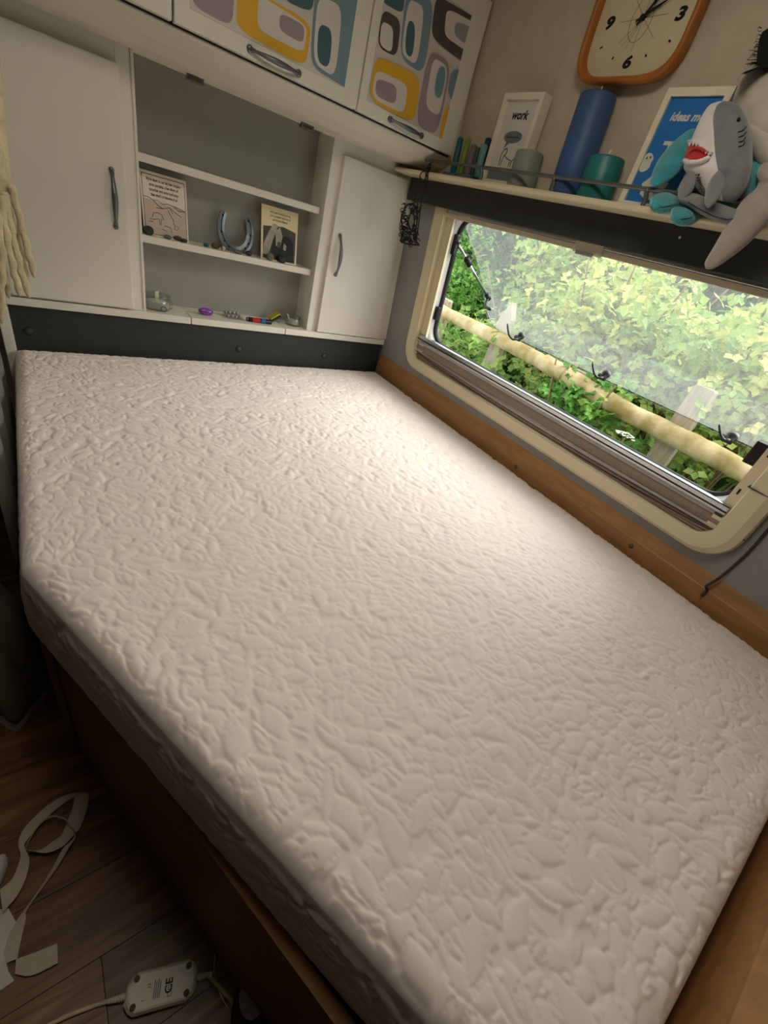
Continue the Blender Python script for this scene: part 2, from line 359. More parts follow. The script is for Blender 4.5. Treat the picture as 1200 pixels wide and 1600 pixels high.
# pleated blind folded down on the sill
bd = MB().wbox(-1.506, -.215 - .022, .143, .168, -.004, .014, 'aluminium', .004); bd.build('blind_rail', win)
MB().wbox(-1.505, -.238, .150, .1535, .0135, .0155, 'dark_rubber').build('rail_groove', win)
MB().wbox(-1.505, -.238, .131, .143, -.004, .006, 'blind_band', .002).build('blind_band', win)
def pleat(v0, v1, sag, wf, m):
    b = MB(); N = 26; rings = []
    for i in range(N + 1):
        t = i / N; y_ = -.238 - t * 1.267; s_ = math.sin(math.pi * t) ** .8
        a = v0 - sag[0] * s_ + .0; c = v1 - sag[1] * s_
        rings.append([WL(y_, a, wf - .006), WL(y_, a, wf), WL(y_, (a + c) / 2, wf + .007), WL(y_, c, wf), WL(y_, c, wf - .006)])
    b.loft(rings, m, True, True, False); return b.build('pleat', win)
pleat(.104, .131, (.004, .001), .002, 'blind_fabric')
pleat(.099, .104, (.009, .006), .004, 'blind_band')
pleat(.092, .099, (.022, .012), .0, 'blind_fabric')
pleat(.086, .092, (.018, .024), .005, 'blind_fabric')
pleat(.074, .086, (.0, .012), .008, 'blind_fabric')
pleat(.066, .076, (.0, .0), .010, 'blind_fabric')
# top-hung acrylic pane, pushed out on its stays
PH = (.582, -.048); PB = (.220, -.360)
PNn = WV * (PH[1] - PB[1]) + WN * (PH[0] - PB[0]); PNn = PNn / np.linalg.norm(PNn)
def PN(y_, s_, t_=0):                                      # s 0 hinge .. 1 free edge
    b_ = .022 * math.sin(math.pi * s_)
    return WL(y_, PH[0] + (PB[0] - PH[0]) * s_, PH[1] + (PB[1] - PH[1]) * s_) + PNn * (b_ + t_)
def pane_mat():
    m = bpy.data.materials.new('hazy_acrylic'); m.use_nodes = True; nt = m.node_tree; nt.nodes.clear()
    N = nt.nodes.new; o = N('ShaderNodeOutputMaterial'); t = N('ShaderNodeBsdfTransparent'); t.inputs[0].default_value = (.93, .95, .94, 1)
    df = N('ShaderNodeBsdfDiffuse'); df.inputs[0].default_value = (.85, .88, .88, 1); tl = N('ShaderNodeBsdfTranslucent'); tl.inputs[0].default_value = (.9, .93, .93, 1)
    ad = N('ShaderNodeMixShader'); ad.inputs[0].default_value = .75; nt.links.new(df.outputs[0], ad.inputs[1]); nt.links.new(tl.outputs[0], ad.inputs[2])
    tc = N('ShaderNodeTexCoord'); at = N('ShaderNodeAttribute'); at.attribute_name = 'pane_uv'
    dz = N('ShaderNodeTexNoise'); dz.inputs['Scale'].default_value = 14; dz.inputs['Detail'].default_value = 6
    mp = N('ShaderNodeMapping'); mp.inputs['Scale'].default_value = (6, 1.2, 1); nt.links.new(at.outputs['Vector'], mp.inputs[0]); nt.links.new(mp.outputs[0], dz.inputs['Vector'])
    m3 = N('ShaderNodeMath'); m3.operation = 'MULTIPLY_ADD'; m3.inputs[1].default_value = .10; m3.inputs[2].default_value = -.05; nt.links.new(dz.outputs['Fac'], m3.inputs[0])
    m4 = N('ShaderNodeMath'); m4.operation = 'ADD'; m4.use_clamp = True; m4.inputs[0].default_value = .11; nt.links.new(m3.outputs[0], m4.inputs[1])   # even haze of old acrylic + dirt streaks
    mx = N('ShaderNodeMixShader'); nt.links.new(m4.outputs[0], mx.inputs[0]); nt.links.new(t.outputs[0], mx.inputs[1]); nt.links.new(ad.outputs[0], mx.inputs[2])
    gl = N('ShaderNodeBsdfGlossy'); gl.inputs['Roughness'].default_value = .03; fr = N('ShaderNodeLayerWeight'); fr.inputs[0].default_value = .5
    fp_ = N('ShaderNodeMath'); fp_.operation = 'POWER'; fp_.inputs[1].default_value = 4; nt.links.new(fr.outputs['Facing'], fp_.inputs[0])
    fm = N('ShaderNodeMath'); fm.operation = 'MULTIPLY_ADD'; fm.inputs[1].default_value = .45; fm.inputs[2].default_value = .04; nt.links.new(fp_.outputs[0], fm.inputs[0])
    m5 = N('ShaderNodeMixShader'); nt.links.new(fm.outputs[0], m5.inputs[0]); nt.links.new(mx.outputs[0], m5.inputs[1]); nt.links.new(gl.outputs[0], m5.inputs[2])
    nt.links.new(m5.outputs[0], o.inputs[0]); MATS['hazy_acrylic'] = m
pane_mat()
PY0, PY1 = -1.525, -.258
def pane_outline(s_):                                      # rounded lower corners
    r = .20; ins = .004
    if s_ > 1 - r: k = (s_ - (1 - r)) / r; ins = .004 + .085 * (1 - math.sqrt(max(0, 1 - k * k)))
    if s_ < .05: ins += .03 * (1 - s_ / .05) ** 2
    return PY0 + ins, PY1 - ins
pn = MB(); NS, NY = 22, 30; ss = [1 - (1 - i / NS) ** 1.6 for i in range(NS + 1)]
UV = []
for sd, off in ((0, 0.),):
    rows = []
    for s_ in ss:
        a, b = pane_outline(s_); rows.append([PN(a + (b - a) * j / NY, s_, off) for j in range(NY + 1)]); UV += [(a + (b - a) * j / NY, s_, 0) for j in range(NY + 1)]
    pn.loft(rows, 'hazy_acrylic', False, False, True)
po = pn.build('pane', win, label='hazy acrylic pane swung outwards')
at_ = po.data.attributes.new('pane_uv', 'FLOAT_VECTOR', 'POINT'); at_.data.foreach_set('vector', np.array(UV, float).ravel())
rm = MB(); edge = []
for s_ in ss: a, b = pane_outline(s_); edge.append(PN(b, s_, -.002))
bot = [PN(pane_outline(1)[1] + (pane_outline(1)[0] - pane_outline(1)[1]) * j / 30, 1, -.002) for j in range(31)]
edge2 = [PN(pane_outline(s_)[0], s_, -.002) for s_ in reversed(ss)]
MATS['pane_rim'] = clear('pane_rim', (.86, .88, .87, 1), .15, .1)
rm.tube(edge + bot[1:-1] + edge2, .0045, 'pane_rim', 8, False); rm.build('pane_rim', po)
# latches on the free edge
def latch(u, v, flip=1):
    P = hit(u, v, PN(-.8, .93), PNn); b = MB()
    inn = -PNn; dn = (PN(-.8, 1) - PN(-.8, .9)); dn /= np.linalg.norm(dn); yy = V(0, 1, 0)
    b.lathe(P - PNn * .0, [(.0, -.004), (.016, -.004), (.015, .008), (.010, .016), (.009, .022), (0, .023)], 'black_plastic', 14, inn)
    b.frame_box(P + inn * .014 - dn * .009 - yy * .012, yy * .03, dn * .018, inn * .012, 'black_plastic', .003)
    dp = float(R[2] @ (P - C)) - .03
    b.tube(curve([P + inn * .018] + [pd(u + a, v + c, dp) for a, c in ((-8, 6), (-14, 6), (-19, 0), (-21, -9), (-22, -18))], 5), [.0055] * 20 + [.005] * 4 + [.004, .003], 'black_plastic', 8, flat=.7)
    return b.build('latch', po, label='black plastic latch')
for u, v in ((815, 524), (948, 584), (1146, 681)): latch(u, v)
# stays: left one in full, right one at its bracket
st = MB(); A = WL(-.283, .512, -.030); Bm = hit(766, 462, PN(-.8, .9), PNn) - PNn * .012; Mid = A + (Bm - A) * .34
st.tube([A, Bm], .0052, 'aluminium', 10); so = st.build('stay_arm', win)
k = MB(); dd = (Bm - A) / np.linalg.norm(Bm - A)
k.tube([Mid - dd * .014, Mid + dd * .014], .0115, 'black_plastic', 10); k.tube([Mid, Mid + V(-.022, -.012, .008)], [.009, .012], 'black_plastic', 10); k.build('clamp_knob', so)
k = MB().wbox(-.292, -.272, .47, .535, -.034, -.02, 'black_plastic', .003); k.tube([A - V(0, .012, 0), A + V(0, .012, 0)], .008, 'black_plastic', 8); k.build('stay_bracket', win)
k = MB(); k.tube([Bm - dd * .02, Bm + dd * .01], .010, 'black_plastic', 10); k.tube(curve([Bm, Bm + V(-.02, -.02, -.03), Bm + V(-.03, -.06, -.034)]), .006, 'black_plastic', 8); k.build('stay_latch', so)
MB().wbox(-.288, -.268, .235, .285, -.034, -.018, 'black_plastic', .003).build('catch', win)
MB().wbox(-1.492, -1.455, .262, .318, -.05, -.018, 'black_plastic', .004).build('catch', win)
A2 = WL(-1.478, .512, -.03); st = MB().tube([A2, PN(-1.49, .93, -.01)], .0052, 'aluminium', 10); st.build('stay_arm', win)

# ================================================================== BED
ZM, ZB = .62, .425
def noise2(x, y, seed):
    r = np.random.default_rng(seed); out = 0
    for k_ in range(4):
        f_ = 2 ** k_; a = r.uniform(0, 6.28, 4); d = r.uniform(-1, 1, (2, 2))
        out = out + (np.sin(f_ * (x * d[0, 0] * 6 + y * (1.2 + d[0, 1]) * 6) + a[0] + 1.5 * np.sin(f_ * 5 * x + a[1])) + np.sin(f_ * (y * d[1, 0] * 6 - x * (1.2 + d[1, 1]) * 6) + a[2] + 1.5 * np.sin(f_ * 5 * y + a[3]))) / f_
    return out * .4
QR = .0022; QW, QH = 680, 900                               # quilting height map: leaf and flower pads stamped over each other
def quilt_map():
    Hm = np.zeros((QW, QH), np.float32); r = np.random.default_rng(21); st = []
    for gx_ in np.arange(0, QW * QR, .030):
        for gy_ in np.arange(0, QH * QR, .030):
            x0, y0 = gx_ + r.uniform(-.015, .015), gy_ + r.uniform(-.015, .015); kind = r.random(); fl_a = 1.4 * math.sin(3.1 * x0 + 2.0 * y0) + 1.1 * math.sin(5.3 * y0 - 2.2 * x0) + r.normal(0, .55)
            if kind < .16:
                n_p = r.integers(4, 6); a0 = r.uniform(0, 6.28)
                for k_ in range(n_p):
                    a = a0 + 6.28 * k_ / n_p; st.append((x0 + .006 * math.cos(a), y0 + .006 * math.sin(a), a, r.uniform(.024, .034), r.uniform(.013, .018), 1.1))
            else:
                for k_ in range(r.integers(2, 4)):
                    a = fl_a + r.normal(0, .5) + (k_ - 1) * .8; L = r.uniform(.030, .068); st.append((x0 + r.uniform(-.01, .01), y0 + r.uniform(-.01, .01), a, L, L * r.uniform(.12, .29), r.uniform(.7, 1.3)))
    order = r.permutation(len(st))
    for q in order:
        x0, y0, a, L, w_, sk_ = st[q]; n_ = int(L / QR) + 3; ix, iy = int((x0 + L / 2 * math.cos(a)) / QR), int((y0 + L / 2 * math.sin(a)) / QR); m_ = n_ // 2 + 4
        i0, i1, j0, j1 = max(0, ix - m_), min(QW, ix + m_), max(0, iy - m_), min(QH, iy + m_)
        if i1 <= i0 or j1 <= j0: continue
        X, Y = np.meshgrid(np.arange(i0, i1) * QR - x0, np.arange(j0, j1) * QR - y0, indexing='ij'); t = (X * math.cos(a) + Y * math.sin(a)) / L; b = -X * math.sin(a) + Y * math.cos(a) + .12 * w_ * np.sin(6 * t)
        tc_ = np.clip(t, 0, 1); half = w_ * np.sin(np.pi * tc_ ** sk_) ** .75; d = half - np.abs(b); ins = (t > 0) & (t < 1) & (d > 0)
        h = (1 - np.exp(-d / .0021)) * .85 + .15 * np.clip(d / .014, 0, 1)
        sub = Hm[i0:i1, j0:j1]; sub[ins] = h[ins]
    for _ in range(1):
        Hm = (Hm * 4 + np.roll(Hm, 1, 0) + np.roll(Hm, -1, 0) + np.roll(Hm, 1, 1) + np.roll(Hm, -1, 1)) / 8
    return Hm
QM = quilt_map()
def quilt(x, y):
    gx_ = np.mod(x / QR, QW - 1); gy_ = np.mod(y / QR, QH - 1); i = np.floor(gx_).astype(int); j = np.floor(gy_).astype(int); fx_, fy_ = gx_ - i, gy_ - j
    i = np.clip(i, 0, QW - 2); j = np.clip(j, 0, QH - 2)
    return QM[i, j] * (1 - fx_) * (1 - fy_) + QM[i + 1, j] * fx_ * (1 - fy_) + QM[i, j + 1] * (1 - fx_) * fy_ + QM[i + 1, j + 1] * fx_ * fy_ + .10 * noise2(x * 1.2, y * 1.2, 9)
XR, YB, YF = -.049, -.004, -1.886
def xl(y): return np.where(y > -1.0, -1.398, -1.398 + (-1.0 - y) * .392)
NYM, NXM = 740, 540
tt = np.linspace(0, 1, NYM + 1); sx_ = np.linspace(0, 1, NXM + 1)
def dens(t, w_, tot):                                      # denser rows near both ends
    e = .05 * w_; return t - e * np.sin(2 * np.pi * t)
tt = dens(tt, 1.5, 1); sx_ = dens(sx_, 1.5, 1)
Yg = YB + (YF - YB) * tt[:, None] + 0 * sx_[None, :]; Xl = xl(Yg); Xg = Xl + (XR - Xl) * sx_[None, :]
nl = math.hypot(1, .392)
dL = np.minimum(Xg + 1.398, ((Xg + 1.398) - (-1.0 - Yg) * .392) / nl); dl = np.minimum.reduce([dL, XR - Xg, YB - Yg, Yg - YF]); dl = np.clip(dl, 0, None)
rr_ = .034; kk = np.clip(1 - dl / rr_, 0, 1); drop = rr_ * (1 - np.sqrt(np.clip(1 - kk ** 2, 0, 1)))
H = quilt(Xg, Yg); AMP = .0043
fade = np.clip(dl / .012, .25, 1)
Zg = ZM - .0035 - drop + AMP * H * fade - .004 * np.exp(-((Xg + .6) ** 2 + (Yg + 1.0) ** 2) / .3) * 0
top = np.stack([Xg, Yg, Zg], -1)
vl = [top.reshape(-1, 3)]; fl_ = []
W_ = NXM + 1; I = np.arange(NYM)[:, None] * W_ + np.arange(NXM)[None, :]
fl_.append(np.stack([I, I + W_, I + W_ + 1, I + 1], -1).reshape(-1, 4))
base = top.reshape(-1, 3).shape[0]
loop = np.concatenate([np.arange(0, NYM) * W_, NYM * W_ + np.arange(0, NXM), (NYM - np.arange(0, NYM)) * W_ + NXM, NXM - np.arange(0, NXM)])
Pl = top.reshape(-1, 3)[loop]; nL = len(loop)
nx_ = np.zeros((nL, 3)); tg = np.roll(Pl, -1, 0) - np.roll(Pl, 1, 0); nx_[:, 0] = -tg[:, 1]; nx_[:, 1] = tg[:, 0]; nx_ /= np.linalg.norm(nx_, axis=1, keepdims=True) + 1e-9
cen = V(-.7, -.9, 0)
sg = np.sign(((Pl - cen) * nx_)[:, :2].sum(1)); nx_ *= sg[:, None]
arc = np.concatenate([[0], np.cumsum(np.linalg.norm(np.diff(Pl[:, :2], axis=0), axis=1))])
prev = loop; NSD = 60
for k in range(1, NSD + 1):
    z = Pl[:, 2] + (ZB - Pl[:, 2]) * (k / NSD); t = k / NSD
    bul = .006 * math.sin(math.pi * t) - .008 * max(0, (t - .86) / .14) ** 2
    hq = quilt(arc * 1.0 + 3.3, z * 1.0 + 7) * AMP * .6 * min(1, 4 * (1 - t)) * min(1, k / 6)
    q = Pl + nx_ * (bul + hq)[:, None] if False else Pl + nx_ * (bul + hq)[:, None]
    q[:, 2] = z; vl.append(q); ids = base + (k - 1) * nL + np.arange(nL)
    fl_.append(np.stack([prev, ids, np.roll(ids, -1), np.roll(prev, -1)], -1)); prev = ids
Vm = np.concatenate(vl); Fm = np.concatenate(fl_)
bed_thing = None
def np_mesh(name, Vm, Fm, m, smooth=True):
    me = bpy.data.meshes.new(name); k = Fm.shape[1]
    me.vertices.add(len(Vm)); me.vertices.foreach_set('co', Vm.astype(np.float32).ravel()); me.loops.add(Fm.size); me.loops.foreach_set('vertex_index', Fm.astype(np.int32).ravel())
    me.polygons.add(len(Fm)); me.polygons.foreach_set('loop_start', np.arange(0, Fm.size, k, dtype=np.int32)); me.polygons.foreach_set('loop_total', np.full(len(Fm), k, np.int32))
    me.polygons.foreach_set('use_smooth', np.full(len(Fm), smooth)); me.materials.append(MATS[m]); me.update(calc_edges=True); me.validate(); return me
mo = V(-.7, -.95, ZB)
mt = bpy.data.objects.new('mattress', np_mesh('mattress', Vm - mo, Fm, 'mattress_cloth')); COL.objects.link(mt); mt.location = mo; mt['org'] = list(mo)
tag(mt, 'off-white quilted foam mattress with one corner cut off, bare on the bed', 'mattress')

bb = thing('bed_base', (-.75, -1.0, 0), 'brown wooden bed box under the quilted mattress', 'bed base')
def fx(y): return -1.385 + (-.998 - y) * .3335
MB().add([(-1.37, -.006, .405), (-.056, -.006, .405), (-.056, -1.895, .405), (fx(-1.89) + .03, -1.89, .405), (fx(-1.0) + .02, -1.0, .405),
          (-1.37, -.006, .425), (-.056, -.006, .425), (-.056, -1.895, .425), (fx(-1.89) + .03, -1.89, .425), (fx(-1.0) + .02, -1.0, .425)],
         [(0, 1, 2, 3, 4), (9, 8, 7, 6, 5), (0, 5, 6, 1), (1, 6, 7, 2), (2, 7, 8, 3), (3, 8, 9, 4), (4, 9, 5, 0)], 'black_plastic').build('slat_board', bb)
p1 = V(fx(-.998), -.998, 0); p2 = V(fx(-1.89), -1.89, 0); dr = (p2 - p1); nn = V(-dr[1], dr[0], 0); nn = nn / np.linalg.norm(nn) * .016
if nn[0] < 0: nn = -nn
fp = MB().frame_box(p1 + V(0, 0, .0005), dr, nn, V(0, 0, .447), 'bed_wood', .0015).build('front_panel', bb)
MB().frame_box(p1 + V(0, 0, .4475), dr, nn, V(0, 0, .002), 'wood_edge').build('edge_strip', fp)
a_ = pz(262, 1360, 0); kq = .30
chip = [p1 + dr * t - nn * .06 + V(0, 0, z) for t, z in ((.39, .001), (.41, .016), (.45, .024), (.5, .022), (.53, .012), (.545, .001))]
MB().prism(chip, nn * .04, 'wood_edge').build('worn_patch', fp)
MB().box(-1.386, -1.370, -.998, -.004, 0.0005, .42, 'bed_wood', .0015).build('side_panel', bb)
MB().box(-1.398, -1.386, -1.004, -.978, 0.0005, .42, 'wood_edge', .002).build('corner_strip', bb)

hb = thing('headboard', (-.7, .0, .43), 'long charcoal vinyl headboard behind the mattress', 'headboard')
MB().box(-1.388, -.05, -.002, .012, .43, .742, 'charcoal_vinyl', .004).build('panel', hb)
for u, v in ((45, 518), (373, 545), (506, 556)):
    p = py(u, v, -.002); MB().lathe(p, [(.011, 0), (.011, .003), (.008, .005), (0, .006)], 'charcoal_vinyl', 16, (0, -1, 0)).build('button', hb)

# ================================================================== CUPBOARDS AT THE HEAD
def bow_handle(name, P0, P1, out, parent, r=.0052, rise=.026, m='grey_metal'):
    P0, P1, out = [np.asarray(a, float) for a in (P0, P1, out)]; b = MB(); pts = []; rad = []
    for i in range(21):
        t = i / 20; s_ = math.sin(math.pi * t); pts.append(P0 + (P1 - P0) * t + out * (rise * s_ ** .7)); rad.append(r * (.75 + .75 * s_ ** 2) if .06 < t < .94 else r * 1.15)
    b.tube(pts, rad, m, 10, flat=.7)
    for P in (P0, P1): b.lathe(P, [(r * 1.3, 0), (r * 1.3, .004), (r, .007)], m, 12, out)
    return b.build(name, parent)
# left cupboard
lc = thing('cupboard', (-1.23, .06, .765), 'white cupboard with a plain door beside the open shelves and woven hanging', 'cupboard')
MB().box(-1.47, -1.032, .012, .125, .765, 1.40, 'white_paint').box(-1.075, -1.032, -.002, .012, .765, 1.40, 'white_paint', .002).box(-1.47, -1.385, -.002, .012, .765, 1.40, 'white_paint', .002).box(-1.385, -1.075, -.002, .012, 1.345, 1.40, 'white_paint').box(-1.385, -1.075, -.002, .012, .765, .772, 'white_paint').build('body', lc)
MB().box(-1.040, -1.034, -.006, -.002, .77, 1.39, 'white_paint', .001).build('moulding', lc)
ld = MB().box(-1.375, -1.069, -.022, -.002, .771, 1.352, 'white_paint', .005).build('door', lc)
bow_handle('handle', py(174, 265, -.022), py(181, 354, -.022), (0, -1, 0), ld)
# white post at the end of the headboard
MB().box(-1.415, -1.389, -.02, .10, .0005, .738, 'white_paint', .002).build('end_post', None, 'narrow white post at the end of the charcoal headboard', 'post')
# open shelves
sh = thing('open_shelves', (-.74, .06, .765), 'open white shelf niche with a grey back between the two cupboards', 'shelves')
MB().box(-1.032, -.444, .117, .125, .765, 1.40, 'grey_panel').build('back_panel', sh)
for z0, z1 in ((1.166, 1.187), (.963, .984)):
    MB().box(-1.031, -.449, .022, .117, z0, z1, 'white_paint', .003).build('shelf', sh)
MB().box(-1.032, -.444, .0, .006, 1.387, 1.40, 'white_paint').build('top_rail', sh)
for u, v in ((305, 121), (480, 196)):
    p = py(u, v, .0); MB().box(p[0] - .022, p[0] + .022, -.006, .012, p[2] - .011, p[2] + .008, 'grey_metal', .002).box(p[0] - .016, p[0] + .016, -.0085, -.006, p[2] - .008, p[2] - .001, 'pebble_brown').build('catch', sh)
# right cupboard
rc = thing('cupboard', (-.24, .06, .765), 'narrow white cupboard with a plain door in the corner by the window', 'cupboard')
xr_t, xr_b = wallx(1.4), wallx(.765)
MB().prism([(-.444, .0, .765), (xr_b, .0, .765), (xr_t, .0, 1.40), (-.444, .0, 1.40)], V(0, .124, 0), 'white_paint').build('body', rc)
rd = MB().add([(-.404, -.018, .757 + .012), (-.087, -.018, .769), (-.124, -.018, 1.352), (-.404, -.018, 1.352), (-.404, 0, .769), (-.087, 0, .769), (-.124, 0, 1.352), (-.404, 0, 1.352)],
              [(0, 1, 2, 3), (7, 6, 5, 4), (0, 4, 5, 1), (1, 5, 6, 2), (2, 6, 7, 3), (3, 7, 4, 0)], 'white_paint').build('door', rc)
bow_handle('handle', py(531, 368, -.018), py(524, 429, -.018), (0, -1, 0), rd)
# ledge under the cupboards, three lengths butted together
lg = thing('ledge_shelf', (-.72, .05, .738), 'long white ledge running under the cupboards above the headboard', 'ledge')
cut1, cut2 = py(299, 500, -.014)[0], py(446, 517, -.014)[0]
for a, b in ((-1.392, cut1 - .0012), (cut1 + .0012, cut2 - .0012), (cut2 + .0012, -.048)):
    MB().box(a, b, -.014, .12, .742, .765, 'white_paint', .003).build('board', lg)

# ------------------------------------------------------------------ overhead lockers
LY, LZ = -.2, 1.437
def xw(y): return wallx(1.45) - .03
lk = thing('overhead_locker', (-.75, -.08, 1.39), 'row of white overhead lockers with retro patterned doors above the cupboards', 'locker')
b = MB(); prof = [(.0, 1.393), (-.012, 1.391), (-.07, 1.394), (-.14, 1.409), (-.190, 1.428), (-.198, 1.434), (-.198, 1.86), (.12, 1.86), (.12, 1.40), (.0, 1.40)]
rings = [[V(x if x < -1 else wallx(q[1]) + .001, q[0], q[1]) for q in prof] for x in (-1.75, -.09)]
b.loft(rings, 'locker_white', True, True, False); b.build('body', lk)
def clip_poly(P, Q):
    """Sutherland-Hodgman: clip polygon P by convex polygon Q (2-D)"""
    area = sum(Q[i][0] * Q[(i + 1) % len(Q)][1] - Q[(i + 1) % len(Q)][0] * Q[i][1] for i in range(len(Q)))
    if area < 0: Q = Q[::-1]
    for i in range(len(Q)):
        a, b = Q[i], Q[(i + 1) % len(Q)]; side = lambda p: (b[0] - a[0]) * (p[1] - a[1]) - (b[1] - a[1]) * (p[0] - a[0]); out = []
        for j in range(len(P)):
            p, q = P[j], P[(j + 1) % len(P)]; sp, sq = side(p), side(q)
            if sp >= 0: out.append(p)
            if (sp >= 0) != (sq >= 0):
                t = sp / (sp - sq); out.append((p[0] + t * (q[0] - p[0]), p[1] + t * (q[1] - p[1])))
        P = out
        if not P: return P
    return P
def rq(quad, e=3.4, n=40):                                  # rounded quadrilateral from four corner pixels of the crop
    tl, tr_, br, bl = [np.array(p, float) for p in quad]; out = []
    for i in range(n):
        a = 2 * math.pi * i / n; c, s_ = math.cos(a), math.sin(a); x = math.copysign(abs(c) ** (2 / e), c); y = math.copysign(abs(s_) ** (2 / e), s_)
        u, v = (x + 1) / 2, (y + 1) / 2; out.append(tl * (1 - u) * (1 - v) + tr_ * u * (1 - v) + br * u * v + bl * (1 - u) * v)
    return out
DY = LY - .022
def cz(p): P = py(260 + p[0] / 2.3077, p[1] / 2.3077, DY); return (P[0], P[2])
def locker_door(x0, x1, panel, shapes, hnd, ztop=1.80):
    d = MB().box(x0 + .002, x1 - .002, DY, LY, LZ + .003, ztop, 'locker_white', .003).build('door', lk)
    MB().box(x0 - .002, x1 + .001, LY - .003, LY + .001, LZ - .0005, ztop + .003, 'dark_rubber').build('door_seal', d)
    if panel:
        pp = MB(); q = [V(p[0], DY, p[1]) for p in panel]; pp.prism(q, V(0, -.0012, 0), 'print_base')
        for k, (m, quad, e) in enumerate(shapes):
            poly = clip_poly([cz(p) for p in rq(quad, e)], panel)
            if len(poly) > 2: pp.add([V(p[0], DY - .0012 - .00025 * (k + 1), p[1]) for p in poly], [tuple(range(len(poly)))], m)
        pp.build('patterned_panel', d)
    if hnd: bow_handle('handle', py(*hnd[0], DY), py(*hnd[1], DY), (0, -1, -.15), d, .006, .026)
xa, xb, xc = py(267, 33, LY)[0], py(551, 174, LY)[0], py(699, 246, LY)[0]
locker_door(-1.52, xa, None, None, None)
Pn2 = [cz((85, 30)), cz((640, 318)), (cz((640, 318))[0] , 1.76), (cz((85, 30))[0], 1.76)]
S2 = [('print_purple', ((88, -130), (245, -60), (238, 100), (90, 20)), 4), ('print_yellow', ((258, -64), (524, 80), (502, 246), (248, 102)), 5), ('print_light', ((330, -22), (508, 92), (494, 194), (326, 106)), 5),
      ('print_purple', ((408, 44), (498, 92), (492, 160), (406, 110)), 3.6), ('print_teal', ((425, -90), (535, -40), (524, 46), (420, 0)), 3.6),
      ('print_slate', ((536, -70), (720, 10), (700, 350), (516, 238)), 6), ('print_light', ((543, -18), (634, 22), (608, 284), (526, 226)), 4), ('print_teal', ((546, 82), (598, 106), (586, 250), (540, 222)), 3),
      ]
locker_door(xa, xb, Pn2, S2, ((390, 76), (466, 114)))
Pn3 = [cz((722, 362)), cz((990, 500)), cz((1000, 440)), (cz((990, 500))[0] + .004, 1.748), (cz((722, 362))[0], 1.748)]
Pn3 = [cz((722, 362)), cz((990, 500)), (cz((990, 500))[0] - .004, 1.748), (cz((722, 362))[0], 1.748)]
S3 = [('print_teal', ((776, -64), (860, -20), (852, 52), (772, 6)), 3.6), ('print_brown', ((778, 30), (846, 72), (830, 210), (758, 168)), 3.6), ('print_light', ((775, 74), (818, 98), (812, 194), (766, 162)), 3.4),
      ('print_slate', ((862, -40), (966, 0), (928, 272), (838, 210)), 4), ('print_light', ((872, -8), (930, 26), (902, 240), (843, 194)), 4), ('print_teal', ((868, 68), (898, 86), (886, 214), (856, 190)), 2.6),
      ('print_brown', ((970, -20), (1140, 80), (1100, 250), (950, 136)), 5), ('print_light', ((1008, 28), (1140, 100), (1110, 206), (998, 130)), 5), ('print_grey', ((1040, 72), (1120, 110), (1110, 180), (1034, 132)), 3),
      ('print_yellow', ((752, 196), (916, 276), (892, 448), (726, 360)), 4.4), ('print_light', ((752, 248), (870, 306), (854, 414), (738, 354)), 4.4), ('print_purple', ((754, 280), (829, 308), (824, 380), (750, 346)), 3.4),
      ('print_purple', ((946, 176), (1026, 230), (974, 492), (894, 444)), 4), ('print_light', ((958, 204), (1014, 242), (982, 424), (928, 384)), 4), ('print_blue', ((978, 234), (1008, 246), (988, 362), (958, 340)), 2.6),
      ('print_blue', ((1026, 240), (1090, 270), (1060, 390), (1008, 346)), 3), ('print_yellow', ((1006, 374), (1060, 400), (1030, 560), (976, 500)), 4)]
locker_door(xb, xc, Pn3, S3, ((609, 186), (658, 212)))

# ================================================================== WALL SHELF OVER THE WINDOW
SZ = 1.379; SX = -.190
ws = thing('wall_shelf', (-.13, -.9, 1.365), 'long cream shelf with a low metal rail above the window', 'shelf')
b = MB(); prof = []
for i in range(9):
    a = math.pi / 2 + math.pi * i / 8; prof.append((SX + .007 + .007 * math.cos(a), 1.3725 + .0068 * math.sin(a)))
prof += [(wallx(1.365) + .002, 1.3657), (wallx(1.379) + .002, SZ)]
b.loft([[V(q[0], y_, q[1]) for q in prof] for y_ in (-.002, -1.95)], 'cream_plastic', True, True, False); b.build('board', ws)
MB().box(-.124, -.106, -1.95, -.03, 1.296, 1.3655, 'charcoal_vinyl', .003).build('pelmet', ws, label='black vinyl pelmet')
MB().box(-.106, -.09, -.17, -.05, 1.296, 1.31, 'ledge_wood').build('pelmet_batten', ws)
p = px(1062, 371, -.1245); MB().blob(p, V(.0004, 0, 0), V(0, .003, 0), V(0, 0, .003), 'white_paint', 8, 6).build('paint_chip', ws)
rl = MB().tube([V(-.1805, y_, 1.410) for y_ in (-.165, -.6, -1.2, -1.95)], .0045, 'grey_metal', 10).build('rail', ws)
for y_ in (-.192, -.455, -.735, -1.002, -1.30):
    MB().tube(curve([V(-.176, y_, SZ - .002), V(-.176, y_, 1.392), V(-.1795, y_ + .003, 1.404), V(-.1805, y_ + .006, 1.411)], 4), .0052, 'grey_metal', 10).build('rail_post', ws)

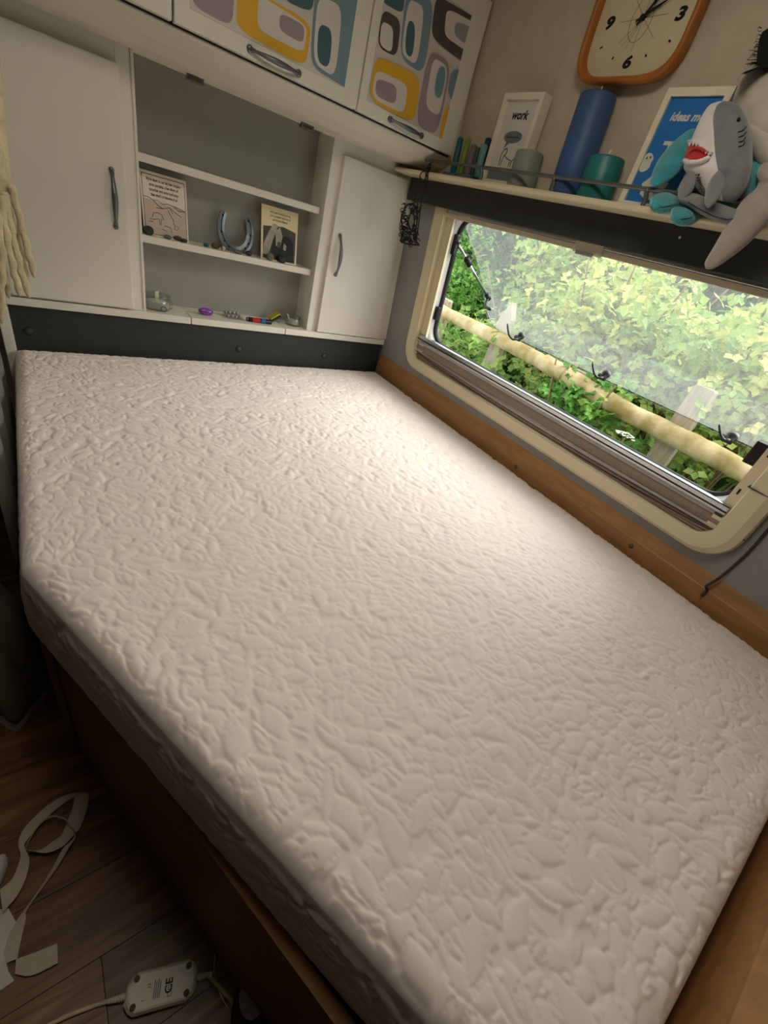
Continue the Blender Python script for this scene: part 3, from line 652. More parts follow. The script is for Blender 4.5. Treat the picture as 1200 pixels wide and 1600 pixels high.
# wall clock
CY, CV = -.763, 1.022
ck = thing('wall_clock', WL(CY, .91, .0), 'rounded wooden wall clock with cream face and black numerals', 'clock')
def sq(hy, hv, e, w_, n=72):
    P = []
    for i in range(n):
        a = 2 * math.pi * i / n; c, s_ = math.cos(a), math.sin(a); P.append(WL(CY + hy * math.copysign(abs(c) ** (2 / e), c), CV + hv * math.copysign(abs(s_) ** (2 / e), s_), w_))
    return P
HW, HH = .138, .112
MB().loft([sq(HW - .012, HH - .012, 4.3, .0), sq(HW - .004, HH - .004, 4.3, .006), sq(HW, HH, 4.3, .030), sq(HW - .004, HH - .004, 4.3, .038), sq(HW - .011, HH - .011, 4.3, .038), sq(HW - .014, HH - .014, 4.3, .034), sq(HW - .016, HH - .016, 4.3, .018)], 'clock_wood', True, False, True).build('case', ck)
fc = MB().prism(sq(HW - .0155, HH - .0155, 4.3, .014), -WN * .004, 'clock_face').build('face', ck)
EY, EV = V(0, -1, 0), WV
def cpt(a, b, w_=.0186): return WL(CY - a, CV + b, w_)
for s_, a, b_ in (('3', .088, -.010), ('6', 0, -.080), ('9', -.088, -.010), ('12', 0, .062)):
    lettering(MB(), s_, .028, cpt(a, b_, .0184), EY * 1.5, EV, 'ink', .12, .0014).build('numeral', fc)
m_ = MB()
def bar(a0, b0, a1, b1, wd, mm='ink', w_=.0185):
    d = V(a1 - a0, b1 - b0, 0); L = np.linalg.norm(d); nx2, ny2 = -d[1] / L * wd / 2, d[0] / L * wd / 2
    return [cpt(a0 + nx2, b0 + ny2, w_), cpt(a1 + nx2, b1 + ny2, w_), cpt(a1 - nx2, b1 - ny2, w_), cpt(a0 - nx2, b0 - ny2, w_)]
for i in range(12):
    if i % 3:
        t = math.radians(30 * i); a, b_ = math.sin(t), math.cos(t); k = .098 if i in (2, 4, 8, 10) else .084
        MB().prism(bar(a * k, b_ * k * .82, a * k * 1.07, b_ * k * .82 * 1.07, .0035), -WN * .0003, 'ink').build('hour_mark', fc)
m_ = MB()
for t in (0, 40, 60, 88, 130, 180, 200, 212, 225, 268, 315):
    t = math.radians(t); m_.add(bar(0, 0, math.sin(t) * .058, math.cos(t) * .052, .0009), [(0, 1, 2, 3)], 'grey_ink')
m_.tube([cpt(.026 * math.cos(2 * math.pi * i / 40) - .004, .036 * math.sin(2 * math.pi * i / 40) - .002, .0186) for i in range(41)], .0004, 'grey_ink', 5); m_.build('sunburst_print', fc)
for ang, L, wd, w_ in ((38, .075, .006, .022), (66, .066, .0065, .024)):
    t = math.radians(ang); a, b_ = math.sin(t), math.cos(t)
    h = MB(); q = [cpt(-a * .014 + b_ * wd * .3, -b_ * .014 - a * wd * .3, w_), cpt(a * L * .4 + b_ * wd * .5, b_ * L * .4 - a * wd * .5, w_), cpt(a * L, b_ * L, w_), cpt(a * L * .4 - b_ * wd * .5, b_ * L * .4 + a * wd * .5, w_), cpt(-a * .014 - b_ * wd * .3, -b_ * .014 + a * wd * .3, w_)]
    h.prism(q, -WN * .0008, 'ink').build('hand', ck)
MB().lathe(cpt(0, 0, .018), [(.005, 0), (.005, .008), (0, .009)], 'ink', 14, -WN).build('hub', ck)

# picture frames on the shelf
LEAN = V(-TW * .3, 0, 1); LEAN /= np.linalg.norm(LEAN)
def picture_frame(name, yl, yr, xf, h, dep, bw, face_m, label, depth_dir=None):
    """front face from (xf, yl) to (xf, yr) standing on the shelf, yl > yr"""
    base = V(xf, (yl + yr) / 2, SZ); o = thing(name, base, label, 'picture frame')
    ex = V(0, yr - yl, 0); Wd = abs(yr - yl); ex = ex / Wd; up = LEAN; bk = V(dep, 0, 0)
    O = V(xf, yl, SZ)
    for a, c, e, g_ in ((0, Wd, 0, bw), (0, Wd, h - bw, h)): MB().prism([O + ex * (a if e else a) + up * e, O + ex * c + up * e, O + ex * c + up * g_, O + ex * a + up * g_], bk, 'frame_white').build('frame_bar', o)
    for a, c in ((0, bw), (Wd - bw, Wd)): MB().prism([O + ex * a + up * bw, O + ex * c + up * bw, O + ex * c + up * (h - bw), O + ex * a + up * (h - bw)], bk, 'frame_white').build('frame_bar', o)
    pr = MB().prism([O + bk * .25 + ex * bw + up * bw, O + bk * .25 + ex * (Wd - bw) + up * bw, O + bk * .25 + ex * (Wd - bw) + up * (h - bw), O + bk * .25 + ex * bw + up * (h - bw)], bk * .3, face_m).build('print', o)
    F_ = lambda a, b_, d=.0006: O + bk * .25 + ex * a + up * b_ - V(d, 0, 0)
    return o, pr, F_, ex, up, Wd
fy0, fy1 = px(772, 210, -.135)[1], px(830, 215, -.135)[1]
o, pr, F_, ex, up, Wd = picture_frame('picture_frame', fy0, fy1, -.135, .213, .034, .014, 'paper_art', 'cream framed print with the word work beside the sage candle')
lettering(MB(), 'work', .028, F_(Wd * .5, .158), ex, up, 'ink', .25, .0009).build('lettering', pr)
q = MB(); q.add([F_(Wd * .5 + .036 * math.cos(2 * math.pi * i / 24), .118 + .014 * math.sin(2 * math.pi * i / 24)) for i in range(24)], [tuple(range(24))], 'grey_ink')
q.add([F_(Wd * .5 - .02, .108), F_(Wd * .5 - .006, .106), F_(Wd * .5 - .024, .09)], [(0, 1, 2)], 'grey_ink'); q.add([F_(Wd * .5 - .026, .1185, .0009), F_(Wd * .5 + .026, .1185, .0009), F_(Wd * .5 + .026, .1165, .0009), F_(Wd * .5 - .026, .1165, .0009)], [(0, 1, 2, 3)], 'ink')
q.add([F_(.0155, .0155), F_(Wd - .0155, .0155), F_(Wd - .0155, .046), F_(.0155, .046)], [(0, 1, 2, 3)], 'grey_ink'); q.build('speech_bubble', pr)
q = MB()
for ln in ([(-.018, .05), (-.02, .075), (-.014, .09), (-.004, .092), (.0, .084), (-.006, .074)], [(-.012, .05), (-.008, .076), (.01, .068), (.028, .064), (.030, .05)], [(.022, .05), (.022, .062)], [(.030, .064), (.036, .070)], [(-.010, .088), (-.008, .089)]):
    q.tube([F_(Wd * .47 + a, b_, .0008) for a, b_ in ln], .0009, 'ink', 5)
q.build('line_figure', pr)
fy0, fy1 = px(1003, 230, -.135)[1], px(1104, 226, -.135)[1]
o, pr, F_, ex, up, Wd = picture_frame('picture_frame', fy0, fy1, -.132, .216, .022, .014, 'art_blue', 'white framed blue cartoon print standing behind the plush shark')
lettering(MB(), 'ideas meet', .021, F_(Wd * .55, .163), ex, up, 'art_white', .2, .0007).build('lettering', pr)
q = MB(); q.prism([F_(.045, .128), F_(Wd - .02, .128), F_(Wd - .02, .121), F_(.045, .121)], V(-.0004, 0, 0), 'art_white'); q.prism([F_(.058, .121), F_(.072, .121), F_(.058, .108)], V(-.0004, 0, 0), 'art_white'); q.build('speech_bar', pr)
q = MB(); q.prism([F_(.024 + .014 * math.cos(a * .42) * (1.1 if a % 3 else .9), .088 + .018 * math.sin(a * .42)) for a in range(15)], V(-.0004, 0, 0), 'art_white')
q.prism([F_(.07 + .03 * math.cos(a * .42) * (1.1 if a % 2 else .9), .045 + .024 * math.sin(a * .42)) for a in range(15)], V(-.0004, 0, 0), 'art_white')
for a, b_ in ((.020, .094), (.028, .096), (.062, .05), (.078, .052)): q.prism([F_(a, b_, .0012), F_(a + .003, b_, .0012), F_(a + .003, b_ + .004, .0012), F_(a, b_ + .004, .0012)], V(-.0003, 0, 0), 'ink')
q.build('cartoon_creature', pr)

# pillar candles
def candle(u, zc_u, cx, r, h, m, label, wick_h=.018, tip=(0, 0), taper=.97):
    P = V(cx, zc_u, SZ); o = thing('pillar_candle', P, label, 'candle'); ax = LEAN + V(0, .07, 0)
    MB().lathe(P, [(r * .96, 0), (r, .003), (r * 1.0, h * .3), (r * taper, h - .004), (r * taper - .002, h), (r * .5, h - .003), (r * .2, h - .005), (0, h - .005)], m, 40, ax).build('wax', o)
    a = ax / np.linalg.norm(ax)
    MB().tube([P + a * (h - .006), P + a * (h + wick_h * .6), P + a * (h + wick_h) + V(0, -.002, 0)], [.0022, .0026, .0012], 'wick', 8).build('wick', o); return o
candle(0, px(824, 262, -.128)[1], -.128, .041, .086, 'wax_sage', 'short sage grey pillar candle beside the work print')
candle(0, px(907, 245, -.130)[1], -.130, .0455, .205, 'wax_blue', 'tall dusty blue pillar candle between two shorter candles')
candle(0, px(938, 284, -.130)[1], -.130, .0445, .088, 'wax_teal', 'short teal pillar candle beside the blue framed print')
# taper candles on a tray
MB().box(-.168, -.098, px(748, 276, -.13)[1], px(702, 270, -.14)[1], SZ, SZ + .011, 'tray_green', .003).build('candle_tray', None, 'small dark green tray holding the stubby taper candles', 'tray')
for u0, v0, cx, h, m, lab in ((713, 250, -.128, .098, 'taper_teal', 'slim deep teal taper candle on the tray'), (725, 250, -.130, .098, 'taper_green', 'slim olive green taper candle on the tray'), (735.5, 253, -.135, .082, 'taper_mauve', 'slim mauve grey taper candle on the tray'),
                              (743, 252, -.116, .080, 'taper_slate', 'slim slate taper candle on the tray behind the mint one'), (750, 258, -.145, .082, 'taper_mint', 'slim mint green taper candle on the tray'), (757, 248, -.118, .104, 'taper_navy', 'slim navy taper candle beside the work print')):
    P = V(cx, px(u0, v0, cx)[1], SZ + .0105)
    MB().lathe(P, [(.0095, 0), (.0105, .002), (.0102, h - .004), (.007, h), (0, h + .001)], m, 18, LEAN + V(0, .05, 0)).build('taper_candle', None, lab, 'candle', loc=P)

# black lace mask hanging by its ribbon from the first rail post
XM = -.1945
mk = thing('lace_mask', px(640, 383, XM), 'black lace masquerade mask hanging by a ribbon from the shelf rail', 'mask')
q = MB(); f_ = lambda u, v, dx=0: px(u, v, XM + dx)
q.tube(curve([V(-.172, -.186, 1.412), V(-.19, -.196, 1.385), f_(664, 285), f_(654, 293), f_(649, 312), f_(646, 318)]), .0022, 'black_ribbon', 8, flat=.5)
q.tube(curve([V(-.172, -.190, 1.414), V(-.192, -.205, 1.386), f_(668, 280), f_(662, 300), f_(658, 318), f_(654, 350), f_(650, 380)]), .0022, 'black_ribbon', 8, flat=.5)
q.tube(curve([V(-.178, -.186, 1.405), f_(668, 266), f_(660, 268), f_(656, 276), f_(662, 282), f_(668, 272), V(-.175, -.195, 1.40)]), .0026, 'black_ribbon', 8, flat=.5); q.build('ribbon', mk)
q = MB()
q.tube(curve([f_(644, 329), f_(639.5, 338), f_(638, 348), f_(641, 357), f_(643.5, 359), f_(646.5, 352), f_(647.5, 342), f_(646, 333), f_(644, 329)]), .0022, 'black_ribbon', 7)
q.tube(curve([f_(645, 319), f_(637, 320), f_(631, 330), f_(627, 342), f_(629, 354), f_(630, 366), f_(626, 376), f_(633, 380), f_(644, 382), f_(655, 383)]), .003, 'black_ribbon', 7)
q.tube(curve([f_(645, 319), f_(651, 327), f_(652, 342), f_(650, 358), f_(648, 372), f_(655, 383)]), .0026, 'black_ribbon', 7)
r_ = random.Random(4)
for i in range(110):
    v = r_.uniform(322, 380); lo = 628 + 3 * math.sin((v - 320) / 9); hi = 652 - (v - 320) * .02; u = r_.uniform(lo, hi)
    if ((u - 643) / 5.5) ** 2 + ((v - 344) / 16) ** 2 < 1: continue
    pts = []; a = r_.uniform(0, 6.28); s_ = r_.choice((-1, 1)) * r_.uniform(.5, .9)
    for k in range(7): pts.append(f_(u, v, r_.uniform(-.002, .002))); u += 1.7 * math.cos(a); v += 2.0 * math.sin(a); a += s_
    q.tube(pts, .0017, 'black_ribbon', 5)
for i in range(9):
    v = 327 + i * 5.6; u = 630 + 1.5 * math.sin(i); q.tube(curve([f_(u + 3, v), f_(u - 2, v - 2), f_(u - 4.5, v + 1), f_(u - 3, v + 4), f_(u - 1, v + 2)], 4), .0015, 'black_ribbon', 5)
q.build('lace', mk)

# ================================================================== PLUSH TOYS
SLANT = -.0008                                             # the shelf runs away from the lens: depth per pixel
def ploft(mb, pts, m, n=18, flat=1.0, caps=True):           # pts (u, v, depth, radius px); flat = thickness along the view
    Q = curve([V(*p) for p in pts], 7); L = len(Q); rings = []
    for i, (u, v, d, r) in enumerate(Q):
        t = Q[min(i + 1, L - 1)][:2] - Q[max(i - 1, 0)][:2]; t = t / (np.linalg.norm(t) + 1e-9); nu, nv = -t[1], t[0]; r = max(r, .4)
        rings.append([pd(u + nu * r * math.cos(2 * math.pi * j / n), v + nv * r * math.cos(2 * math.pi * j / n), d * (1 - r / F * flat * math.sin(2 * math.pi * j / n)) + SLANT * nu * r * math.cos(2 * math.pi * j / n)) for j in range(n)])
    return mb.loft(rings, m, True, True, True)
VIEW = (R.T @ V(0, 0, 1)); 
# shark: upright body lofted ring by ring; front towards the candles
D0 = .842
prof = [  # v, left u, right u, split u (white | grey)
    (158, 1124, 1140, 1130), (163, 1110, 1152, 1122), (172, 1102, 1160, 1117), (186, 1094, 1167, 1114), (202, 1087, 1172, 1115), (218, 1080, 1175, 1116), (234, 1073, 1176, 1117),
    (250, 1071, 1176, 1119), (262, 1068, 1175, 1121), (272, 1074, 1173, 1124), (284, 1082, 1170, 1126), (296, 1090, 1165, 1127), (306, 1098, 1158, 1128), (314, 1108, 1150, 1130)]
SKT = .48
sk = thing('plush_shark', pd(1120, 330, D0), 'grey and white plush shark with open red mouth sitting on the shelf', 'plush toy')
n = 72; rings = []
prof = [tuple(q) for q in curve([V(*q) for q in prof], 5)]
right_w = R.T @ V(1, 0, 0); down_w = R.T @ V(0, 1, 0)
for v, a, b_, s_ in prof:
    c = (a + b_) / 2; r = (b_ - a) / 2; ts = math.acos(max(-.98, min(.98, (s_ - c) / r))); qn = n // 4
    th_ = [ts * j / qn for j in range(qn)] + [ts + (math.pi - ts) * j / qn for j in range(qn)]; th_ = th_ + [math.pi + (math.pi - ts) * j / qn for j in range(qn)] + [2 * math.pi - ts + ts * j / qn for j in range(qn)]
    rings.append([pd(c + r * math.cos(t), v, D0 * (1 - r / F * SKT * math.sin(t)) + SLANT * (c + r * math.cos(t) - 1120)) for t in th_])
sb = MB(); sb.loft(rings, 'plush_grey', True, True, True); kw = sb.mi('plush_white')
for fi, f in enumerate(sb.f):
    if len(f) == 4 and n // 4 <= f[0] % n < 3 * n // 4: sb.m[fi] = kw
sbo = sb.build('body', sk)
def sp(u, v, lift=.0):                                       # a point on the visible shark surface
    for i in range(len(prof) - 1):
        if prof[i][0] <= v <= prof[i + 1][0]:
            t = (v - prof[i][0]) / (prof[i + 1][0] - prof[i][0]); a = prof[i][1] * (1 - t) + prof[i + 1][1] * t; b_ = prof[i][2] * (1 - t) + prof[i + 1][2] * t
    c, r = (a + b_) / 2, (b_ - a) / 2; k = max(-.999, min(.999, (u - c) / r)); dep = D0 - D0 / F * r * SKT * math.sqrt(1 - k * k) - lift + SLANT * (u - 1120)
    return pd(u, v, dep)
q = MB(); M0 = [(1075, 221), (1084, 219), (1092, 222), (1100, 228), (1108, 234), (1112, 240), (1108, 246), (1098, 251), (1086, 254), (1076, 254), (1069, 251), (1070, 243), (1074, 232)]
cc = sp(1089, 239, .0015); ring0 = [sp(u, v, .003) for u, v in M0]; ring1 = [sp(1089 + (u - 1089) * .6, 239 + (v - 239) * .6, .002) for u, v in M0]
q.add(ring0 + ring1 + [cc], [(i, (i + 1) % 13, 13 + (i + 1) % 13, 13 + i) for i in range(13)] + [(13 + i, 13 + (i + 1) % 13, 26) for i in range(13)], 'plush_red', True); mo_ = q.build('mouth', sk)
q = MB(); q.tube(curve([sp(1077, 238, .0045), sp(1086, 231, .0045), sp(1098, 233, .0045), sp(1109, 239, .0045)]), .0025, 'plush_red', 8); q.build('tongue', mo_)
q = MB(); q.tube([sp(u, v, .004) for u, v in M0[:6]], .0028, 'plush_white', 8); q.tube([sp(u, v, .004) for u, v in M0[6:11]], .0045, 'plush_white', 8); q.build('lip', sk)
q = MB(); up_ = [(1076, 222), (1082, 220), (1087, 221), (1092, 223), (1097, 227), (1102, 231), (1107, 235), (1110, 239)]
for (u0, v0), (u1, v1) in zip(up_[:-1], up_[1:]):
    MB().prism([sp(u0, v0, .007), sp(u1, v1, .007), sp((u0 + u1) / 2 - 1.5, (v0 + v1) / 2 + 7, .006)], VIEW * .002, 'plush_white').build('tooth', sk)
q = MB(); q.blob(sp(1154, 187, .001), right_w * .0032, down_w * .0042, VIEW * .003, 'ink', 12, 8); q.build('eye', sk)
q = MB()
for i, (u0, v0) in enumerate(((1156, 203), (1157, 211), (1157, 219), (1157, 226))): q.tube(curve([sp(u0 - 3, v0 + 3, .001), sp(u0 + 4, v0 + 1, .001), sp(u0 + 10 - i, v0 - 5, .001)], 4), .0009, 'ink', 5)
q.build('gill_stitch', sk)
dirw = sp(1098, 296, .002) - sp(1089, 275, .002); L = np.linalg.norm(dirw); exn = dirw / L; eyn = np.cross(exn, -VIEW); eyn = -eyn if eyn @ right_w < 0 else eyn
vs_, fs_ = text_mesh('Newqu', .0135, .15, .0004); q = MB(); mid = sp(1094, 286, .007)
q.add([mid + exn * v[0] + eyn * (v[1] - .003) for v in vs_], fs_, 'ink'); q.build('lettering', sk)
q = MB(); ploft(q, [(1124, 266, .808, 2), (1123, 276, .803, 9), (1116, 296, .80, 12.5), (1109, 314, .80, 9), (1106, 323, .80, 4), (1105, 325, .80, .5)], 'plush_grey', flat=.6); q.build('fin', sk)
q = MB(); ploft(q, [(1084, 268, .858, 1), (1080, 276, .855, 8), (1072, 294, .855, 11), (1064, 307, .858, 6), (1061, 312, .858, .5)], 'plush_grey', flat=.6); q.build('fin', sk)
q = MB(); ploft(q, [(1062, 310, .862, .5), (1064, 310, .86, 6), (1084, 314, .855, 12), (1106, 325, .842, 14), (1132, 335, .828, 14), (1150, 337, .82, 10), (1156, 338, .818, 4), (1157, 338, .818, .5)], 'plush_grey', flat=.8); tf = q.build('tail_fin', sk)
q = MB(); q.tube([pd(u, v, d) for u, v, d in ((1075, 316, .842), (1095, 328, .832), (1115, 338, .82), (1135, 343, .812), (1152, 342, .81))], .0008, 'ink', 5); q.build('seam', tf)
# turquoise toy behind the shark
tq = thing('plush_creature', pd(1100, 318, .905), 'fuzzy turquoise plush creature sitting behind the shark', 'plush toy')
q = MB(); ploft(q, [(1150, 180, .893, .5), (1148, 190, .893, 10), (1140, 235, .896, 26), (1132, 270, .899, 32), (1125, 305, .902, 30), (1120, 318, .905, 12), (1119, 320, .905, .5)], 'plush_turquoise', 24, .3); q.build('body', tq)
q = MB(); ploft(q, [(1092, 200, .91, 1), (1086, 208, .908, 10), (1066, 232, .915, 17), (1046, 258, .925, 19), (1031, 276, .93, 14), (1020, 287, .932, 6), (1017, 290, .932, .5)], 'plush_turquoise', 20, .6); q.build('arm', tq)
q = MB(); ploft(q, [(1196, 208, .815, 1), (1195, 216, .815, 9), (1192, 245, .812, 17), (1183, 280, .815, 16), (1173, 306, .825, 12), (1168, 318, .828, 5), (1167, 321, .828, .5)], 'plush_turquoise', 20, .6); q.build('arm', tq)
for (u, v, dp, ru, rv_) in ((1038, 318, .905, 23.5, 16.5), (1070, 337, .878, 23, 17)):
    q = MB(); ploft(q, [(u - ru, v + 1, dp, .5), (u - ru * .93, v + 1, dp, rv_ * .45), (u - ru * .7, v + .5, dp, rv_ * .8), (u - ru * .25, v, dp, rv_ * 1.0), (u + ru * .25, v - 1, dp, rv_), (u + ru * .7, v - 2, dp, rv_ * .72), (u + ru * .93, v - 3, dp, rv_ * .4), (u + ru, v - 3, dp, .5)], 'plush_turquoise', 24, 1.1); f0 = q.build('foot', tq)
    q = MB(); q.tube(curve([pd(u - ru * .9, v + 1, dp - .008), pd(u - ru * .3, v + 5, dp - .0235), pd(u + ru * .4, v + 3, dp - .0235), pd(u + ru * .9, v - 3, dp - .008)], 5), .0007, 'tray_green', 5); q.build('seam', f0)
for pts in ([(1045, 314, .91, 8), (1075, 316, .91, 10), (1100, 312, .908, 10)], [(1075, 334, .885, 8), (1095, 326, .895, 10), (1110, 316, .902, 10)]):
    q = MB(); ploft(q, pts, 'plush_turquoise', 14, .6); q.build('leg', tq)
# taupe long-legged toy with hat
tp_ = thing('plush_figure', pd(1190, 300, .83), 'cream plush figure in a black hat with a long taupe leg hanging off the shelf', 'plush toy')
q = MB(); ploft(q, [(1199, 92, .805, .5), (1198, 97, .805, 12), (1193, 112, .806, 24), (1190, 140, .808, 38), (1186, 175, .812, 44), (1184, 210, .816, 40), (1182, 235, .82, 22), (1181, 242, .82, .5)], 'plush_cream', 26, .5); q.build('body', tp_)
q = MB(); ploft(q, [(1172, 196, .80, 4), (1182, 204, .80, 16), (1194, 224, .798, 24), (1206, 248, .795, 24), (1218, 264, .79, 8)], 'plush_cream', 20, .5); q.build('arm', tp_)
q = MB(); ploft(q, [(1224, 254, .79, 2), (1216, 262, .785, 16), (1204, 274, .782, 22), (1201, 289, .782, 17), (1196, 306, .785, 20), (1180, 330, .795, 26), (1154, 364, .815, 23), (1126, 396, .838, 15), (1109, 413, .85, 9), (1104.5, 418, .853, 4), (1103, 420, .854, .5)], 'plush_taupe', 22, .7); q.build('leg', tp_)
hd = .80; HP = ((1157, 116), (1166, 111), (1186, 104), (1182, 100), (1183, 84), (1186, 62), (1191, 50), (1200, 44), (1214, 42), (1232, 56), (1232, 98), (1212, 102), (1186, 108), (1166, 115))
q = MB(); q.add([pd(u, v, hd - .025) for u, v in HP] + [pd(u, v, hd + .018) for u, v in HP], [tuple(range(14)), tuple(range(27, 13, -1))] + [(i, (i + 1) % 14, 14 + (i + 1) % 14, 14 + i) for i in range(14)], 'felt_black'); ho = q.build('hat', tp_)
q = MB(); r_ = random.Random(2)
for i in range(26):
    v = r_.uniform(42, 104); u = 1184 + (4 if v < 60 else 0); L = r_.uniform(6, 20) if v > 78 else r_.uniform(2, 7)
    q.tube(curve([pd(u + 2, v, hd), pd(u - L * .5, v + r_.uniform(-3, 1), hd - .004), pd(u - L, v + r_.uniform(-2, 5), hd)], 3), .0004, 'felt_black', 4)
q.build('feather', ho)

# ================================================================== THINGS IN THE OPEN SHELVES
S2Z, S0Z = .984, .765
def card(name, pix_bl, pix_br, h, ybase, ytop, m, label, cat='card'):
    bl, br = py(*pix_bl, ybase), py(*pix_br, ybase); bl[2] = br[2] = S2Z
    o = thing(name, (bl + br) / 2, label, cat); ex = br - bl; Wd = np.linalg.norm(ex); ex /= Wd; up = V(0, ytop - ybase, h); up /= np.linalg.norm(up); nf = np.cross(ex, up); nf = nf if nf[1] < 0 else -nf
    MB().prism([bl, br, br + up * h, bl + up * h], -nf * .004, m).build('board', o)
    return o, bl, ex, up, nf, Wd
o, bl, ex, up, nf, Wd = card('greeting_card', (226, 374), (295, 384), .168, .045, .085, 'paper', 'square greeting card with handwritten text and line drawing on the shelf')
G = lambda a, b_, d=.0006: bl + ex * (a * Wd) + up * (b_ * .168) + nf * d
MB().prism([G(1.0, 0) + nf * -.004, G(1.0, 1) + nf * -.004, G(1.0, 1) - nf * .03 + ex * .004, G(1.0, 0) - nf * .03 + ex * .004], ex * .001, 'paper').build('back_leaf', o)
q = MB()
for a, b_ in (((.04, .03), (.96, .03)), ((.96, .03), (.96, .95)), ((.96, .95), (.04, .95)), ((.04, .95), (.04, .03))): q.tube([G(*a), G(*b_)], .0006, 'ink', 5)
q.build('printed_border', o)
q = MB(); q.add([G(.045, .035, .0003), G(.955, .035, .0003), G(.955, .52, .0003), G(.6, .53, .0003), G(.045, .58, .0003)], [(0, 1, 2, 3, 4)], 'pink_paper'); q.build('printed_ground', o)
for i, s_ in enumerate(("We're down to our last few rumples-", 'some pancakes, a few slivers of', 'cucumber and some hoof soup-', "then what's to become of us?")):
    lettering(MB(), s_, .0115, G(.5, .86 - i * .075), ex * .56, up, 'ink', 0, .0002).build('lettering', o)
q = MB()
for ln in ([(.05, .60), (.15, .60), (.25, .57), (.35, .58), (.45, .54), (.55, .56), (.65, .55), (.78, .54), (.9, .52), (.95, .50)], [(.25, .57), (.35, .50), (.45, .47)], [(.30, .46), (.45, .47), (.6, .51), (.75, .44), (.86, .40)], [(.6, .51), (.66, .42)], [(.7, .54), (.8, .49), (.93, .50)],
           [(.20, .30), (.24, .37), (.34, .39), (.42, .36), (.45, .29), (.40, .30), (.38, .20), (.36, .20), (.35, .29), (.26, .27), (.22, .26)], [(.14, .26), (.22, .27)], [(.12, .22), (.22, .23)], [(.46, .2), (.6, .19), (.62, .1)], [(.4, .14), (.5, .12)], [(.66, .28), (.70, .22), (.68, .18), (.74, .17), (.78, .22), (.72, .24)], [(.56, .46), (.68, .3)]):
    q.tube([G(a, b_, .0008) for a, b_ in ln], .0007, 'ink', 5)
q.build('line_drawing', o)
# horse card
o, bl, ex, up, nf, Wd = card('photo_card', (407, 410), (462, 419), .168, .045, .08, 'cream_card', 'cream card with a photograph of two horses on the shelf')
q = MB(); gq = lambda a, b_, d: G(a, b_, d)
q.add([G(.05, .03, .0003), G(.95, .03, .0003), G(.95, .62, .0003), G(.8, .65, .0003), G(.6, .68, .0003), G(.4, .66, .0003), G(.05, .62, .0003)], [tuple(range(7))], 'horse_mid')
q.add([G(.3, .03, .0006), G(.92, .03, .0006), G(.88, .42, .0006), G(.72, .52, .0006), G(.55, .5, .0006), G(.36, .6, .0006), G(.28, .3, .0006)], [tuple(range(7))], 'horse_dark')
q.add([G(.05, .1, .0009), G(.2, .1, .0009), G(.32, .4, .0009), G(.45, .68, .0009), G(.32, .7, .0009), G(.18, .5, .0009), G(.07, .3, .0009)], [tuple(range(7))], 'horse_light')
q.add([G(.40, .3, .0012), G(.52, .28, .0012), G(.58, .5, .0012), G(.5, .66, .0012), G(.38, .56, .0012)], [tuple(range(5))], 'horse_light')
q.add([G(.44, .28, .0015), G(.52, .28, .0015), G(.53, .38, .0015), G(.44, .38, .0015)], [tuple(range(4))], 'horse_mid')
q.add([G(.60, .26, .0012), G(.68, .24, .0012), G(.70, .34, .0012), G(.62, .38, .0012)], [tuple(range(4))], 'horse_light'); q.build('photograph', o)
for i, s_ in enumerate(("we've been friends for so long", "I can't remember which one of", 'us is the bad influence')):
    lettering(MB(), s_, .0105, G(.5, .88 - i * .065), ex * .6, up, 'horse_mid', 0, .0001).build('lettering', o)
# horseshoe leaning on the back panel
hs = thing('horseshoe', py(369, 398, .07), 'grey iron horseshoe leaning on the back of the shelf', 'horseshoe')
cen_ = [(349, 331), (345, 348), (346, 365), (353, 381), (365, 391), (377, 392), (386, 383), (390, 368), (389, 352), (385, 341)]
yb = [.098, .094, .088, .080, .075, .074, .079, .087, .093, .097]
pts = curve([py(u, v, yy) for (u, v), yy in zip(cen_, yb)], 6); q = MB(); rings = []; nrm = V(0, -1, .25); nrm /= np.linalg.norm(nrm)
for i, P in enumerate(pts):
    t = pts[min(i + 1, len(pts) - 1)] - pts[max(i - 1, 0)]; t /= np.linalg.norm(t); sd = np.cross(t, nrm); sd /= np.linalg.norm(sd); k = i / (len(pts) - 1); wd = .0105 + .0035 * math.sin(math.pi * k)
    rings.append([P + sd * wd, P + sd * wd + nrm * .007, P + sd * wd * .35 + nrm * .008, P + sd * wd * .25 + nrm * .005, P - sd * wd * .1 + nrm * .005, P - sd * wd * .2 + nrm * .008, P - sd * wd + nrm * .006, P - sd * wd])
q.loft(rings, 'iron', True, True, False); hb_ = q.build('iron_bar', hs)
q = MB()
for k in (.04, .22, .3, .38, .62, .7, .78, .95):
    P = pts[int(k * (len(pts) - 1))]; MB().lathe(P + nrm * .0055, [(.0032, 0), (.0032, .003), (0, .003)], 'ink', 8, nrm).build('nail_hole', hb_)
